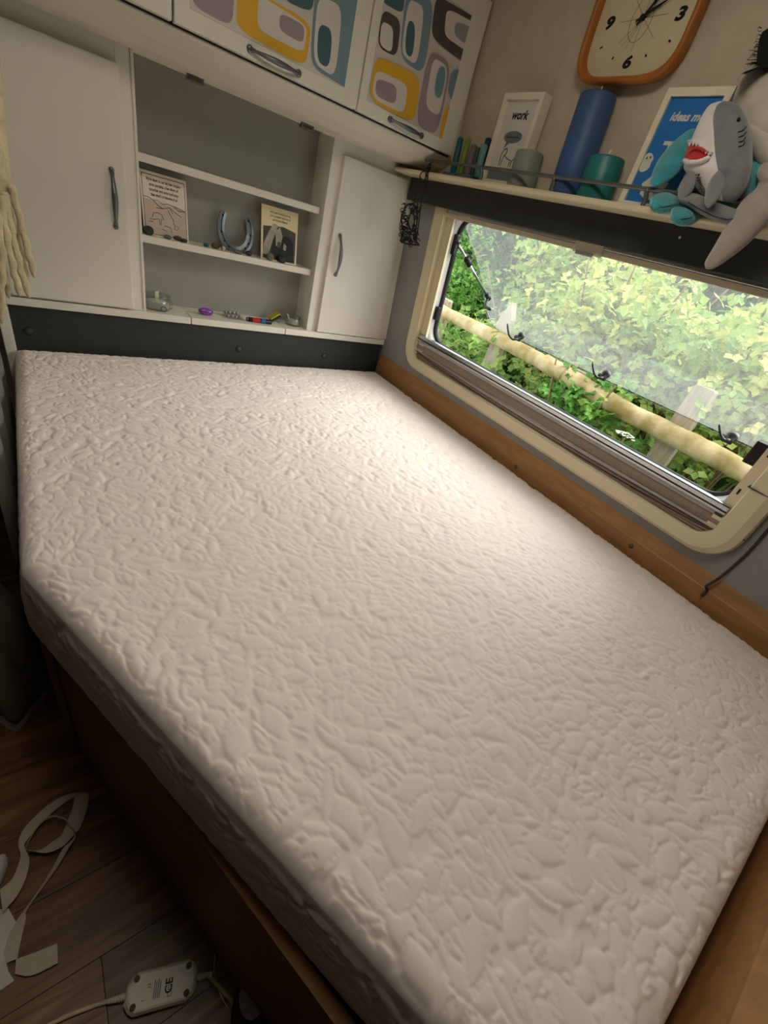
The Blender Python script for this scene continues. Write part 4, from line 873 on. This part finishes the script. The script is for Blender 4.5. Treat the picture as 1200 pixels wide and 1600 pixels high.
# pebbles and trinkets on the middle shelf
k = 0
for u, v, rx, rz, m, lab in ((232, 364, .016, .013, 'pebble_dark', 'dark oval pebble in front of the greeting card'), (262, 373, .012, .006, 'pebble_grey', 'flat grey pebble at the foot of the greeting card'), (278, 376, .014, .007, 'pebble_brown', 'flat brown pebble at the foot of the greeting card'),
                             (288, 378, .010, .006, 'pebble_dark', 'small dark pebble by the corner of the greeting card'), (322, 386, .009, .006, 'taper_teal', 'small teal stone between the card and the horseshoe'), (336, 388, .013, .009, 'pebble_brown', 'small brown stone left of the horseshoe bend'),
                             (349, 390, .008, .008, 'foil', 'small silvery bead beside the horseshoe'), (372, 398, .016, .006, 'pebble_grey', 'flat grey pebble under the horseshoe bend'), (388, 402, .012, .008, 'pebble_dark', 'dark flake of stone right of the horseshoe'),
                             (422, 404, .014, .013, 'pebble_grey', 'speckled grey pebble in front of the horse card'), (440, 410, .017, .013, 'pebble_dark', 'larger dark pebble in front of the horse card')):
    P = py(u, v, .034 + .006 * (k % 3)); P[2] = S2Z + rz * .96; k += 1
    MB().blob(P, V(rx, 0, 0), V(0, rx * .7, 0), V(0, 0, rz), m, 16, 10, .04, seed=k).build('pebble', None, lab, 'pebble', loc=(P[0], P[1], S2Z))
# candle jars on the lower ledge
def jar(u, v, yy, r, h, lab, wickoff):
    P = py(u, v, yy); P[2] = S0Z; o = thing('candle_jar', P, lab, 'candle jar')
    MB().lathe(P, [(0, .001), (r * .9, .001), (r, .006), (r, h), (r - .002, h), (r - .002, .008), (0, .006)], 'jar_glass', 26, caps=False).build('glass', o)
    MB().lathe(P, [(0, .0075), (r - .003, .0075), (r - .003, h * .55), (r * .3, h * .52), (0, h * .52)], 'plush_white', 22).build('wax', o)
    MB().lathe(P + V(0, 0, h - .002), [(r - .0015, 0), (r + .0005, .001), (r + .0005, .004), (r - .0015, .005)], 'jar_glass', 26, caps=False).build('rim', o)
    return o, P
o, P = jar(246, 484, .045, .040, .046, 'shallow glass candle jar beside the left shelf post', 0)
MB().frame_box(P + V(-.006, -.005, .02), V(.011, 0, .003), V(0, .004, 0), V(.0, 0, .036), 'wick').build('wick', o)
q = MB(); q.tube([P + V(.012 + .008 * math.cos(t / 3), -.0425 + .002 * math.sin(t / 3) ** 2, .012 + .008 * math.sin(t / 3)) for t in range(20)], .0016, 'grey_metal', 6); q.build('clip_ring', o)
q = MB().box(P[0] + .034, P[0] + .052, P[1] + .012, P[1] + .03, S0Z, S0Z + .026, 'jar_glass', .003); q.build('glass_cube', None, 'tiny square glass behind the shallow candle jar', 'glass')
o, P = jar(457, 509, .05, .029, .036, 'small glass candle jar beside the yellow matchbox', 0)
MB().frame_box(P + V(-.022, -.004, .02), V(.008, 0, -.006), V(0, .003, 0), V(-.01, 0, .024), 'wick').build('wick', o)
# purple case
P = py(321.5, 488, .04); P[2] = S0Z + .0005; o = thing('earplug_case', P, 'glossy purple oval case lying on the ledge', 'case')
MB().blob(P + V(0, 0, .0125), V(.026, 0, -.001), V(0, .013, 0), V(0, 0, .0125), 'purple_gloss', 22, 14).build('shell', o)
MB().tube([P + V(.0262 * math.cos(t * .21), .0132 * math.sin(t * .21), .013 - .001 * math.cos(t * .21)) for t in range(31)], .0008, 'taper_navy', 5).build('seam', o)
MB().tube(curve([py(278, 484, .05), py(295, 486, .055), py(311, 489, .052)], 5), .0012, 'wick', 6).build('cotton_swab', None, 'thin pale stick lying on the ledge beside the purple case', 'stick')
# blister pack
A = py(355, 497, .03); B = py(380, 502, .03); A[2] = B[2] = S0Z + .004; o = thing('blister_pack', (A + B) / 2, 'silver blister pack of tablets on the ledge', 'blister pack')
ex = B - A; MB().prism([A, B, B + V(-.006, .04, .012), A + V(-.006, .04, .012)], V(0, 0, -.0015), 'foil').build('foil_sheet', o)
for i in range(4):
    for j in range(2): MB().blob(A + ex * (.13 + .245 * i) + V(-.002, .011, .0045) * (1 + 2 * j) * .9 + V(0, 0, .001), V(.0055, 0, 0), V(0, .0062, .001), V(0, 0, .0045), 'foil', 10, 6).build('blister', o)
# lighter-like tube
A = py(387, 500, .025); B = py(424, 506, .02); A[2] = B[2] = S0Z + .0085; o = thing('pocket_lighter', (A + B) / 2, 'black disposable lighter with red and blue print lying on the ledge', 'lighter')
dv = B - A; MB().tube([A, A + dv * .02, A + dv * .98, B], [.006, .0085, .0085, .007], 'black_plastic', 14).build('body', o)
MB().tube([A + dv * .18, A + dv * .5], .0088, 'red_gloss', 14, False).build('red_print', o); MB().tube([A + dv * .56, A + dv * .72], .0088, 'blue_gloss', 14, False).build('blue_print', o); MB().tube([A - dv * .06, A + dv * .02], .007, 'grey_metal', 12).build('wheel_guard', o)
# matchbox
A = py(425, 507, .05); A[2] = S0Z + .002
o = thing('matchbox', A, 'yellow and black matchbox propped against the small jar', 'matchbox')
ex = V(.036, 0, .024); ey = V(0, .03, 0); ez = V(-.008, 0, .012); MB().frame_box(A, ex, ey, ez, 'black_plastic', .001).build('tray', o); MB().frame_box(A + ez * .72 + V(0, -.0006, 0), ex, ey + V(0, .0012, 0), ez * .3, 'yellow_box', .0005).build('sleeve', o)

# ================================================================== WOVEN HANGING, CURTAIN (left edge)
wh = thing('woven_hanging', (-1.36, -.45, .83), 'cream woven wool hanging with long twisted fringe in front of the cupboard', 'wall hanging')
YH = -.45; q = MB(); rows = []
for i in range(15):
    t = i / 14; v = -60 + t * 365; ur = -8 + (28) * max(0, t) ** 1.4; row_ = []
    for j in range(13):
        s_ = j / 12; P = py(ur - 130 * (1 - s_), v + 10 * (1 - s_), YH); P[1] += .012 * math.sin(s_ * 14) ; row_.append(P)
    rows.append(row_)
q.loft(rows, 'wool_cream', False, False, True); q.loft([[p + V(0, .006, 0) for p in r] for r in rows], 'wool_cream', False, False, True); q.build('cloth', wh)
r_ = random.Random(5)
tass = [((17, 290), (30, 340), (44, 395), (55, 434), .0), ((6, 300), (18, 360), (32, 420), (46, 465), -.02), ((0, 305), (10, 370), (22, 425), (32, 463), -.03), ((-14, 310), (-4, 380), (6, 430), (15, 466), .01), ((-6, 330), (3, 400), (2, 450), (3, 505), -.04), ((10, 320), (26, 370), (36, 410), (42, 440), .02)]
tass += [((-30 - 16 * i, 310), (-24 - 15 * i, 380), (-20 - 14 * i, 440), (-16 - 13 * i, 490), 0) for i in range(6)]
for tt_ in tass:
    pts = curve([py(u, v, YH + tt_[4]) for u, v in tt_[:4]], 14); n_ = len(pts); q = MB()
    rad = [(.0062 if i < n_ - 5 else .0062 * (n_ - i) / 6 + .001) * (1 + .10 * math.sin(i * 1.1)) for i in range(n_)]
    pts = [p + V(.0012 * math.sin(i * .6), 0, .0) for i, p in enumerate(pts)]; q.tube(pts, rad, 'wool_cream', 9); q.build('tassel', wh)
# grey curtain tied back along the aisle side
q = MB(); rows = []
for i in range(22):
    t = i / 21; z = 1.36 - 1.33 * t; row_ = []
    for j in range(25):
        s_ = j / 24; row_.append(V(-1.423 - .010 * math.sin(s_ * 26) - .008 * t, -.055 - s_ * (.46 + .24 * t), z + .02 * s_))
    rows.append(row_)
q.loft(rows, 'curtain_grey', False, False, True); q.loft([[p - V(.004, 0, 0) for p in r] for r in rows], 'curtain_grey', False, False, True)
q.build('curtain', None, 'grey fabric curtain hanging along the aisle side of the bed', 'curtain')

# ================================================================== THINGS ON THE FLOOR
def fz(u, v, z=0): return pz(u, v, z)
cw = lambda a, b_: (a / 4.706, 1220 + b_ / 4.706)
rib = [((0, 800), (20, 965)), ((90, 720), (120, 850)), ((140, 600), (185, 720)), ((150, 540), (213, 580)), ((135, 480), (180, 500)), ((150, 400), (180, 460)), ((210, 310), (250, 370)), ((350, 180), (380, 235)), ((470, 110), (500, 145)), ((575, 85), (570, 112)),
       ((645, 95), (550, 118)), ((640, 190), (530, 210)), ((590, 340), (490, 310)), ((540, 400), (450, 400)), ((450, 490), (380, 450)), ((340, 530), (300, 505)), ((250, 518), (205, 508)), ((195, 490), (190, 478)), ((280, 335), (278, 322)), ((370, 270), (370, 257)), ((450, 277), (452, 264)), ((505, 315), (500, 300)), ((556, 405), (546, 408)),
       ((500, 500), (460, 500)), ((430, 620), (392, 630)), ((330, 762), (312, 758)), ((250, 872), (236, 868)), ((190, 960), (140, 1000)), ((185, 1020), (100, 1060)), ((160, 1130), (50, 1160)), ((140, 1220), (30, 1270)), ((122, 1310), (42, 1345))]
zA = [.020, .020, .018, .015, .012, .010, .010, .010, .012, .016, .012, .010, .010, .012, .014, .016, .016, .016, .020, .024, .024, .022, .018, .012, .008, .006, .006, .006, .005, .004, .004, .005]
q = MB(); EA = curve([fz(*cw(*a), z + .004) for (a, b_), z in zip(rib, zA)], 4); EB = curve([fz(*cw(*b_), max(.002, z - .002)) for (a, b_), z in zip(rib, zA)], 4)
rows = [[a, (a + b_) / 2 + V(0, 0, .001), b_] for a, b_ in zip(EA, EB)]; q.loft(rows, 'webbing', False, False, True); q.loft([[p + V(.0006, .0006, -.0015) for p in r] for r in rows], 'webbing', False, False, True)
fa = curve([fz(*cw(a, b_), z) for a, b_, z in ((118, 1312, .010), (260, 1260, .016), (420, 1195, .018))], 5); fb = curve([fz(*cw(a, b_), z) for a, b_, z in ((110, 1420, .006), (230, 1432, .008), (425, 1340, .010))], 5)
q.loft([[a, b_] for a, b_ in zip(fa, fb)], 'webbing', False, False, True); q.loft([[a - V(0, 0, .0015), b_ - V(0, 0, .0015)] for a, b_ in zip(fa, fb)], 'webbing', False, False, True)
q.build('webbing_strap', None, 'cream webbing strap looped and twisted on the wood floor', 'strap')
q = MB(); q.prism([fz(*cw(a, b_), .0045) for a, b_ in ((-200, 900), (0, 945), (60, 935), (115, 1035), (70, 1120), (25, 1270), (60, 1400), (105, 1470), (0, 1545), (-200, 1650))], V(0, 0, -.004), 'cloth_white')
q.build('fabric_pad', None, 'flat pale fabric pad lying under the webbing strap', 'cloth')
q = MB(); a_, b_ = fz(*cw(-220, 720), .022), fz(*cw(30, 650), .022); rings = []
ax_ = (b_ - a_); ax_ /= np.linalg.norm(ax_); sdv = V(-ax_[1], ax_[0], 0)
for i in range(16):
    t = i / 15; r_k = .027 * (1 - .0 * t) * (math.sqrt(max(.02, 1 - max(0, (t - .8) / .2) ** 2)))
    rings.append([a_ + (b_ - a_) * t * 1.08 + sdv * r_k * math.cos(2 * math.pi * j / 20) * (1 + .04 * math.sin(5 * t + j)) + V(0, 0, r_k * .8 * math.sin(2 * math.pi * j / 20)) for j in range(20)])
q.loft(rings, 'cloth_white', True, True, True); q.build('rolled_cloth', None, 'pale cloth rolled up beside the webbing strap', 'cloth')
# dark green bag of fabric under the bed corner
q = MB(); cb = V(-1.50, -.70, .0); rings = []
for i in range(15):
    t = i / 14; z = .008 + .30 * t; sc = (1.0 - .62 * t ** 1.5); row_ = []
    for j in range(40):
        a = 2 * math.pi * j / 40; k = 1 + .07 * math.sin(3 * a + 4 * t) + .05 * math.sin(7 * a - 3 * t) + .03 * math.sin(11 * a + 9 * t) * (1 - t)
        row_.append(cb + V(.082 * sc * k * math.cos(a) - .02 * t, .155 * sc * k * math.sin(a), z if i else .002 + .004 * (1 + math.sin(5 * a))))
    rings.append(row_)
q.loft(rings, 'cloth_green', True, True, True); bg = q.build('fabric_bag', None, 'crumpled dark green fabric bag on the floor at the mattress corner', 'bag')
q = MB(); top_r = rings[0]; q.loft([[p * 1.0 + V(0, 0, .004) for p in rings[0]], [p + (p - cb) * V(.10, .10, 0) - V(0, 0, p[2] - .003) for p in rings[0]]], 'curtain_grey', True, False, True); q.build('hem', bg)
# blanket controller
Pc = pz(253, 1542, .012); eu = (pz(313, 1527, .012) - pz(190, 1560, .012)); Lc = np.linalg.norm(eu); eu = eu / Lc; ev = np.cross(V(0, 0, 1), eu); Lc = .115; Wc = .054
o = thing('blanket_controller', V(Pc[0], Pc[1], 0), 'cream plastic electric blanket controller lying face down on the floor', 'controller')
def oct_(k, z, s_=1):
    hx, hy, c = Lc / 2 * s_ - k, Wc / 2 * s_ - k, .016
    P = [(-hx + c, -hy), (hx - c, -hy), (hx - c * .4, -hy + c * .4), (hx, -hy + c), (hx, hy - c), (hx - c * .4, hy - c * .4), (hx - c, hy), (-hx + c, hy), (-hx + c * .4, hy - c * .4), (-hx, hy - c), (-hx, -hy + c), (-hx + c * .4, -hy + c * .4)]
    return [V(Pc[0], Pc[1], z) + eu * a + ev * b_ for a, b_ in P]
MB().loft([oct_(.005, .001), oct_(0, .005), oct_(0, .013), oct_(.0, .014), oct_(.003, .020), oct_(.006, .0215)], 'controller_white', True, True, False).build('shell', o)
for a, b_ in ((-.042, .017), (.042, .017), (-.042, -.017), (.042, -.017)):
    MB().lathe(V(Pc[0], Pc[1], .0215) + eu * a + ev * b_, [(.0048, 0), (.0048, .0004), (.003, .0005), (0, .0002)], 'pebble_brown', 14).build('screw_hole', o)
q = MB(); T_ = lambda a, b_: V(Pc[0], Pc[1], .0218) + eu * a + ev * b_
lettering(q, 'CE', .016, T_(.006, -.002), -ev * -1.0, eu * -1.0 * -1, 'ink', 0, .0003)
for i in range(4): q.prism([T_(-.012 + .003 * i, -.014), T_(-.012 + .003 * i, .010 - .003 * (i % 2)), T_(-.0105 + .003 * i, .010 - .003 * (i % 2)), T_(-.0105 + .003 * i, -.014)], V(0, 0, .0001), 'grey_ink')
for i in range(3):
    cq = T_(.014, -.012 + .008 * i)
    q.tube([cq + (eu * a + ev * b_) * .003 for a, b_ in ((-1, -1), (1, -1), (1, 1), (-1, 1), (-1, -1))], .0004, 'ink', 4)
lettering(q, 'T2', .006, T_(-.022, .004), ev, eu, 'ink', 0, .0001); lettering(q, '1', .006, T_(-.03, -.012), ev, eu, 'ink', 0, .0001)
q.build('printed_marks', o)
for sgn, path in ((-1, [(190, 1560), (170, 1564), (140, 1574), (100, 1590), (60, 1612), (20, 1640)]), (1, [(318, 1527), (335, 1534), (352, 1552), (368, 1572), (380, 1600)])):
    e0 = V(Pc[0], Pc[1], .010) + eu * sgn * (Lc / 2 - .002); q = MB()
    for k in range(6): q.tube([e0 + eu * sgn * .0045 * k, e0 + eu * sgn * (.0045 * k + .003)], .0058 - .0004 * k, 'controller_white', 12)
    q.tube([e0, e0 + eu * sgn * .028], .0035, 'controller_white', 10); q.build('strain_relief', o)
    q = MB(); pts = [e0 + eu * sgn * .02] + [pz(u, v, .006) for u, v in path[1:]]; q.tube(curve(pts), .0033, 'cable_cream', 10); q.build('cable', o)
q = MB(); q.tube(curve([pz(336, 1490, .03), pz(335, 1520, .004), pz(345, 1555, .002), pz(358, 1578, .002)]), .0007, 'wick', 5); q.build('loose_thread', None, 'single pale thread on the floor by the controller', 'thread')
# shoe at the bottom edge
sp0 = pz(425, 1640, 0); o = thing('shoe', sp0, 'black shoe with a pale toe patch beside the bed panel', 'shoe')
q = MB(); base_ = pz(404, 1622, .03); q.blob(base_ + V(0, -.02, .0), V(.040, 0, 0), V(0, .095, 0), V(0, 0, .045), 'shoe_black', 28, 16, .02, seed=3); so_ = q.build('upper', o)
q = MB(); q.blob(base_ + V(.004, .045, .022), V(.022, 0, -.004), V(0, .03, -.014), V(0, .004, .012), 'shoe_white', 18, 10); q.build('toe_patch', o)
q = MB(); q.loft([[base_ + V(  .042 * math.cos(2 * math.pi * j / 28), -.02 + .098 * math.sin(2 * math.pi * j / 28), z) for j in range(28)] for z in (-.0295, -.012)], 'dark_rubber', True, True, False); q.build('sole', o)
# grey cable on the window wall
q = MB(); q.tube(curve([pw(1230, 795, .006), pw(1200, 828, .005), pw(1170, 862, .005), pw(1142, 888, .006), V(-.052, -1.583, .70), V(-.058, -1.577, .672), px(1105, 922, -.052), px(1095, 931, -.055)]), .0032, 'cable_grey', 8)
q.build('power_cable', None, 'dark grey cable running down the wall into the gap by the mattress', 'cable')

# ================================================================== LIGHT SOURCES OF THE ROOM (out of frame)
emit('rooflight_diffuser', (255, 246, 230), ROOF_E)
rf = thing('rooflight_offscreen', (-1.0, -1.25, ZC - .02), 'square frosted rooflight in the ceiling over the bed', 'rooflight')
MB().box(-1.23, -.77, -1.48, -1.02, ZC - .014, ZC - .006, 'rooflight_diffuser').build('diffuser_offscreen', rf)
q = MB()
for a, b_, c, d in ((-1.27, -1.23, -1.52, -.98), (-.77, -.73, -1.52, -.98), (-1.23, -.77, -1.52, -1.48), (-1.23, -.77, -1.02, -.98)): q.box(a, b_, c, d, ZC - .02, ZC - .0005, 'white_plastic', .002)
q.build('surround', rf)

# ================================================================== OUTSIDE
def bank(x, y):
    x = np.asarray(x, float); y = np.asarray(y, float)
    return -.5 + np.clip((x - 1.0) / 1.2, 0, 1) ** 1.3 * .55 + np.clip(x - 2.0, 0, 3) * .75 + .05 * np.sin(3 * y + 2 * x)
gx = np.linspace(.12, 6, 40); gy = np.linspace(-4.5, 7.5, 60); GX, GY = np.meshgrid(gx, gy, indexing='ij'); GZ = bank(GX, GY)
Vg = np.stack([GX, GY, GZ], -1).reshape(-1, 3); I = np.arange(39)[:, None] * 60 + np.arange(59)[None]; Fg = np.stack([I, I + 60, I + 61, I + 1], -1).reshape(-1, 4)
gr = bpy.data.objects.new('ground', np_mesh('ground', Vg, Fg, 'soil')); COL.objects.link(gr); gr['kind'] = 'structure'
# log fence
fn = thing('rail_fence', (1.12, .2, -.5), 'rustic fence of a round wooden rail on upright posts outside the window', 'fence')
def log(pts, r, seed):
    rr2 = random.Random(seed); P = curve(pts, 8); return MB().tube([p + V(rr2.uniform(-.002, .002), 0, rr2.uniform(-.002, .002)) for p in P], [r * (1 + .03 * math.sin(i * .5) + rr2.uniform(-.015, .015)) for i in range(len(P))], 'fence_log', 14).build('rail', fn)
XF = 1.10
log([px(640, 458, XF), px(690, 486, XF), px(800, 540, XF), px(880, 585, XF)], .044, 1)
log([px(850, 566, XF + .03), px(960, 632, XF + .03), px(1080, 694, XF + .03), px(1180, 746, XF + .03), px(1400, 860, XF + .03)], .050, 2)
def post(u, v, ztop, wd, xx, pointed=False):
    P = px(u, v, xx); y0 = P[1]; q = MB(); h = ztop
    pl = [V(xx, y0 - wd / 2, -.6), V(xx, y0 + wd / 2, -.6), V(xx, y0 + wd / 2, h - (.10 if pointed else .01)), V(xx, y0 + (0 if pointed else wd / 2 - .01), h), V(xx, y0 - (0.001 if pointed else wd / 2 - .01), h), V(xx, y0 - wd / 2, h - (.10 if pointed else .01))]
    return q.prism(pl, V(.05, 0, 0), 'fence_post').build('post', fn)
post(779, 525, 1.0, .10, XF + .045, True); post(885, 620, .80, .10, XF + .045); post(1068, 655, .96, .10, XF + .07); post(693, 470, .86, .11, XF + .05)
# foliage
def leaf_mesh(name, P, D, Nn, S, tone, m, wid=.42):
    D = D / np.linalg.norm(D, axis=1, keepdims=True); Sd = np.cross(D, Nn); Sd /= np.linalg.norm(Sd, axis=1, keepdims=True) + 1e-9; Nn = np.cross(Sd, D); S = S[:, None]
    v = np.stack([P, P + D * S * .45 + Sd * S * wid, P + D * S, P + D * S * .45 - Sd * S * wid, P + D * S * .5 - Nn * S * .1], 1).reshape(-1, 3)
    k = np.arange(len(P))[:, None, None] * 5; f = (k + np.array([[0, 1, 4], [1, 2, 4], [2, 3, 4], [3, 0, 4]])[None]).reshape(-1, 3)
    me = np_mesh(name, v, f, m, False); a = me.attributes.new('tone', 'FLOAT', 'POINT'); a.data.foreach_set('value', np.repeat(np.clip(tone, 0, 1), 5).astype(np.float32)); return me
def cluster(C0, size, tone, trif=3):
    """compound leaves: three leaflets at each point"""
    n_ = len(C0); ang = rng.uniform(0, 2 * np.pi, n_); tilt = rng.normal(0, .55, (n_, 3)); N0 = V(-.45, -.1, .8) + tilt; N0 /= np.linalg.norm(N0, axis=1, keepdims=True)
    A = np.cross(N0, V(1, .3, .2)); A /= np.linalg.norm(A, axis=1, keepdims=True); B = np.cross(N0, A); Ps, Ds, Ns, Ss, Ts = [], [], [], [], []
    for k_ in range(trif):
        a = ang + (k_ - (trif - 1) / 2) * 1.25; D = A * np.cos(a)[:, None] + B * np.sin(a)[:, None]; Ps.append(C0 + D * size[:, None] * .12); Ds.append(D - N0 * .15); Ns.append(N0); Ss.append(size * rng.uniform(.8, 1.15, n_)); Ts.append(tone + rng.normal(0, .06, n_))
    return [np.concatenate(x) for x in (Ps, Ds, Ns, Ss, Ts)]
def bush(name, cen, rad, n_, m, label, group, leaf=.035, tone0=.45, stems=6, hollow=.55, seed=0):
    cen = np.array(cen, float); rad = np.array(rad, float); d = rng.normal(0, 1, (n_, 3)); d /= np.linalg.norm(d, axis=1, keepdims=True); rr2 = rng.uniform(hollow, 1, n_) ** .7
    lump = 1 + .18 * np.sin(d[:, 0] * 7 + seed) + .18 * np.sin(d[:, 1] * 9 + 2 * seed) + .14 * np.sin(d[:, 2] * 8 + 3 * seed)
    P = cen + d * rad * (rr2 * lump)[:, None]; keep = P[:, 2] > bank(P[:, 0], P[:, 1]) - .05; P = P[keep]; n2 = len(P)
    if leaf > .03: P = P[P[:, 0] > .52]; n2 = len(P)
    tone = tone0 + rng.normal(0, .14, n2)
    base_ = V(cen[0], cen[1], float(bank(cen[0], cen[1]))); o = thing(name, base_, label, 'shrub', group)
    me = leaf_mesh('foliage', *[a if i else a - base_ for i, a in enumerate(cluster(P, rng.uniform(.75, 1.25, n2) * leaf, tone))], m)
    fo = bpy.data.objects.new('foliage', me); COL.objects.link(fo); fo.parent = o; fo['kind'] = 'stuff'
    q = MB()
    for i in range(stems):
        a = rng.uniform(-1, 1, 3); tip = cen + a * rad * V(.9, .9, 1.05) * V(1, 1, .5) + V(0, 0, rad[2] * .55)
        q.tube(curve([base_ + V(a[0] * .1, a[1] * .1, -.03), base_ * .5 + cen * .5 + a * rad * .3, tip], 5), [.008] * 6 + [.006] * 4 + [.004], 'stem', 6)
    q.build('stem', o); return o
G1 = 'brambles behind the fence'
bush('bramble', (2.15, -.55, .75), (.85, .75, .62), 2600, 'bramble_leaf', 'big yellow-green bramble arching behind the right of the fence', G1, .05, .5, 9, seed=1)
bush('bramble', (2.0, .55, .55), (.75, .7, .55), 2300, 'bramble_leaf', 'mid green bramble behind the pointed fence post', G1, .048, .42, 8, seed=2)
bush('bramble', (2.3, -1.9, .8), (.8, .8, .8), 1900, 'bramble_leaf', 'yellow-green bramble beyond the end of the fence rail', G1, .05, .55, 8, seed=3)
bush('bramble', (1.85, -.05, 1.05), (.45, .6, .42), 1500, 'bramble_leaf', 'sunlit bramble spray between the two fence rails', G1, .046, .68, 9, .2, seed=21)
bush('bramble', (1.75, -1.05, .98), (.45, .55, .42), 1300, 'bramble_leaf', 'sunlit bramble spray above the plank fence post', G1, .046, .7, 9, .2, seed=22)
bush('bramble', (2.6, .9, 1.3), (.5, .8, .5), 1700, 'bramble_leaf', 'light green bramble high on the bank behind the pane', G1, .05, .62, 9, .2, seed=23)
bush('hedge_shrub', (3.6, .3, 1.3), (1.0, 1.1, 1.0), 3000, 'dark_leaf', 'dark leafy hedge shrub above the brambles', 'hedge shrubs on the bank', .06, .5, 6, seed=4)
bush('hedge_shrub', (3.9, 2.4, 1.3), (1.1, 1.2, 1.2), 3200, 'dark_leaf', 'dark hedge shrub standing above the bright small-leaved one', 'hedge shrubs on the bank', .06, .4, 6, seed=5)
bush('hedge_shrub', (3.7, -1.6, 1.5), (1.0, 1.2, 1.1), 2600, 'bramble_leaf', 'pale green hedge shrub rising behind the brambles', 'hedge shrubs on the bank', .06, .5, 6, seed=6)
bush('hedge_shrub', (4.6, 4.6, 1.5), (1.3, 1.5, 1.5), 3000, 'dark_leaf', 'tall dark hedge shrub at the far end of the bank', 'hedge shrubs on the bank', .07, .45, 6, seed=7)
bush('hedge_shrub', (5.2, .8, 2.4), (1.0, 3.4, 1.6), 4200, 'dark_leaf', 'long dark hedge along the top of the bank', 'hedge shrubs on the bank', .08, .5, 8, seed=8)
G2 = 'low plants along the fence'
bush('hedge_shrub', (2.3, 2.6, .78), (.7, 1.0, .62), 3800, 'nettle_leaf', 'bright small-leaved shrub behind the window stay', 'hedge shrubs on the bank', .036, .6, 6, .5, seed=31)
bush('nettle_patch', (1.75, 1.75, .15), (.8, .9, .5), 3800, 'nettle_leaf', 'bright green nettles beyond the far end of the fence', G2, .032, .62, 6, .3, seed=9)
bush('nettle_patch', (1.6, 3.3, .25), (.9, 1.0, .6), 3600, 'nettle_leaf', 'bright sunny nettles furthest along the bank', G2, .034, .66, 6, .3, seed=10)
bush('ivy_patch', (1.05, .75, .02), (.45, .62, .36), 3000, 'nettle_leaf', 'bright ground cover under the left of the fence rail', G2, .030, .55, 5, .3, seed=11)
bush('ivy_patch', (1.0, -.15, .12), (.42, .55, .40), 3000, 'nettle_leaf', 'leafy ground cover under the joint of the fence rail', G2, .030, .48, 5, .3, seed=12)
bush('ivy_patch', (1.0, -.85, .10), (.42, .5, .40), 2200, 'nettle_leaf', 'dark broad-leaved plants under the right of the fence rail', G2, .046, .32, 5, .3, seed=13)
bush('ivy_patch', (.95, -1.5, .14), (.42, .5, .42), 2000, 'nettle_leaf', 'fresh nettles by the right edge of the window', G2, .042, .5, 5, .3, seed=14)
bush('ivy_tangle', (1.16, -.42, .66), (.14, .34, .16), 420, 'nettle_leaf', 'ivy tangle climbing over the fence rail', G2, .034, .6, 3, .2, seed=15)
# tall grass on the bank (nobody could count it)
n_ = 6000; P = np.stack([rng.uniform(1.5, 4.2, n_), rng.uniform(-2.5, 2.2, n_), np.zeros(n_)], -1); P[:, 2] = bank(P[:, 0], P[:, 1]) - .02
D = np.stack([rng.normal(0, .25, n_), rng.normal(0, .25, n_), np.ones(n_)], -1); Nn = rng.normal(0, 1, (n_, 3)); Nn[:, 2] = 0
me = leaf_mesh('grass', P, D, Nn, rng.uniform(.2, .5, n_), rng.uniform(.1, .9, n_), 'grass_blade', .03)
go = bpy.data.objects.new('grass', me); COL.objects.link(go); tag(go, 'tall green grass growing on the bank behind the fence', 'grass', kind='stuff')
# cow parsley head
P = px(976, 684, .98); o = thing('cow_parsley', (P[0], P[1], -.5), 'white cow parsley flower head below the fence rail', 'flower')
q = MB(); q.tube(curve([V(P[0] + .05, P[1], -.5), V(P[0] + .03, P[1] + .02, .2), P]), .004, 'stem', 6); q.build('stem', o); q = MB(); r_ = random.Random(8)
for i in range(60):
    a, k = r_.uniform(0, 6.28), math.sqrt(r_.random()); q.blob(P + V(.0 + .04 * k * math.cos(a), .055 * k * math.sin(a), .015 * (1 - k) + .012), V(.006, 0, 0), V(0, .006, 0), V(0, 0, .003), 'petal', 6, 4)
q.build('flower_head', o)
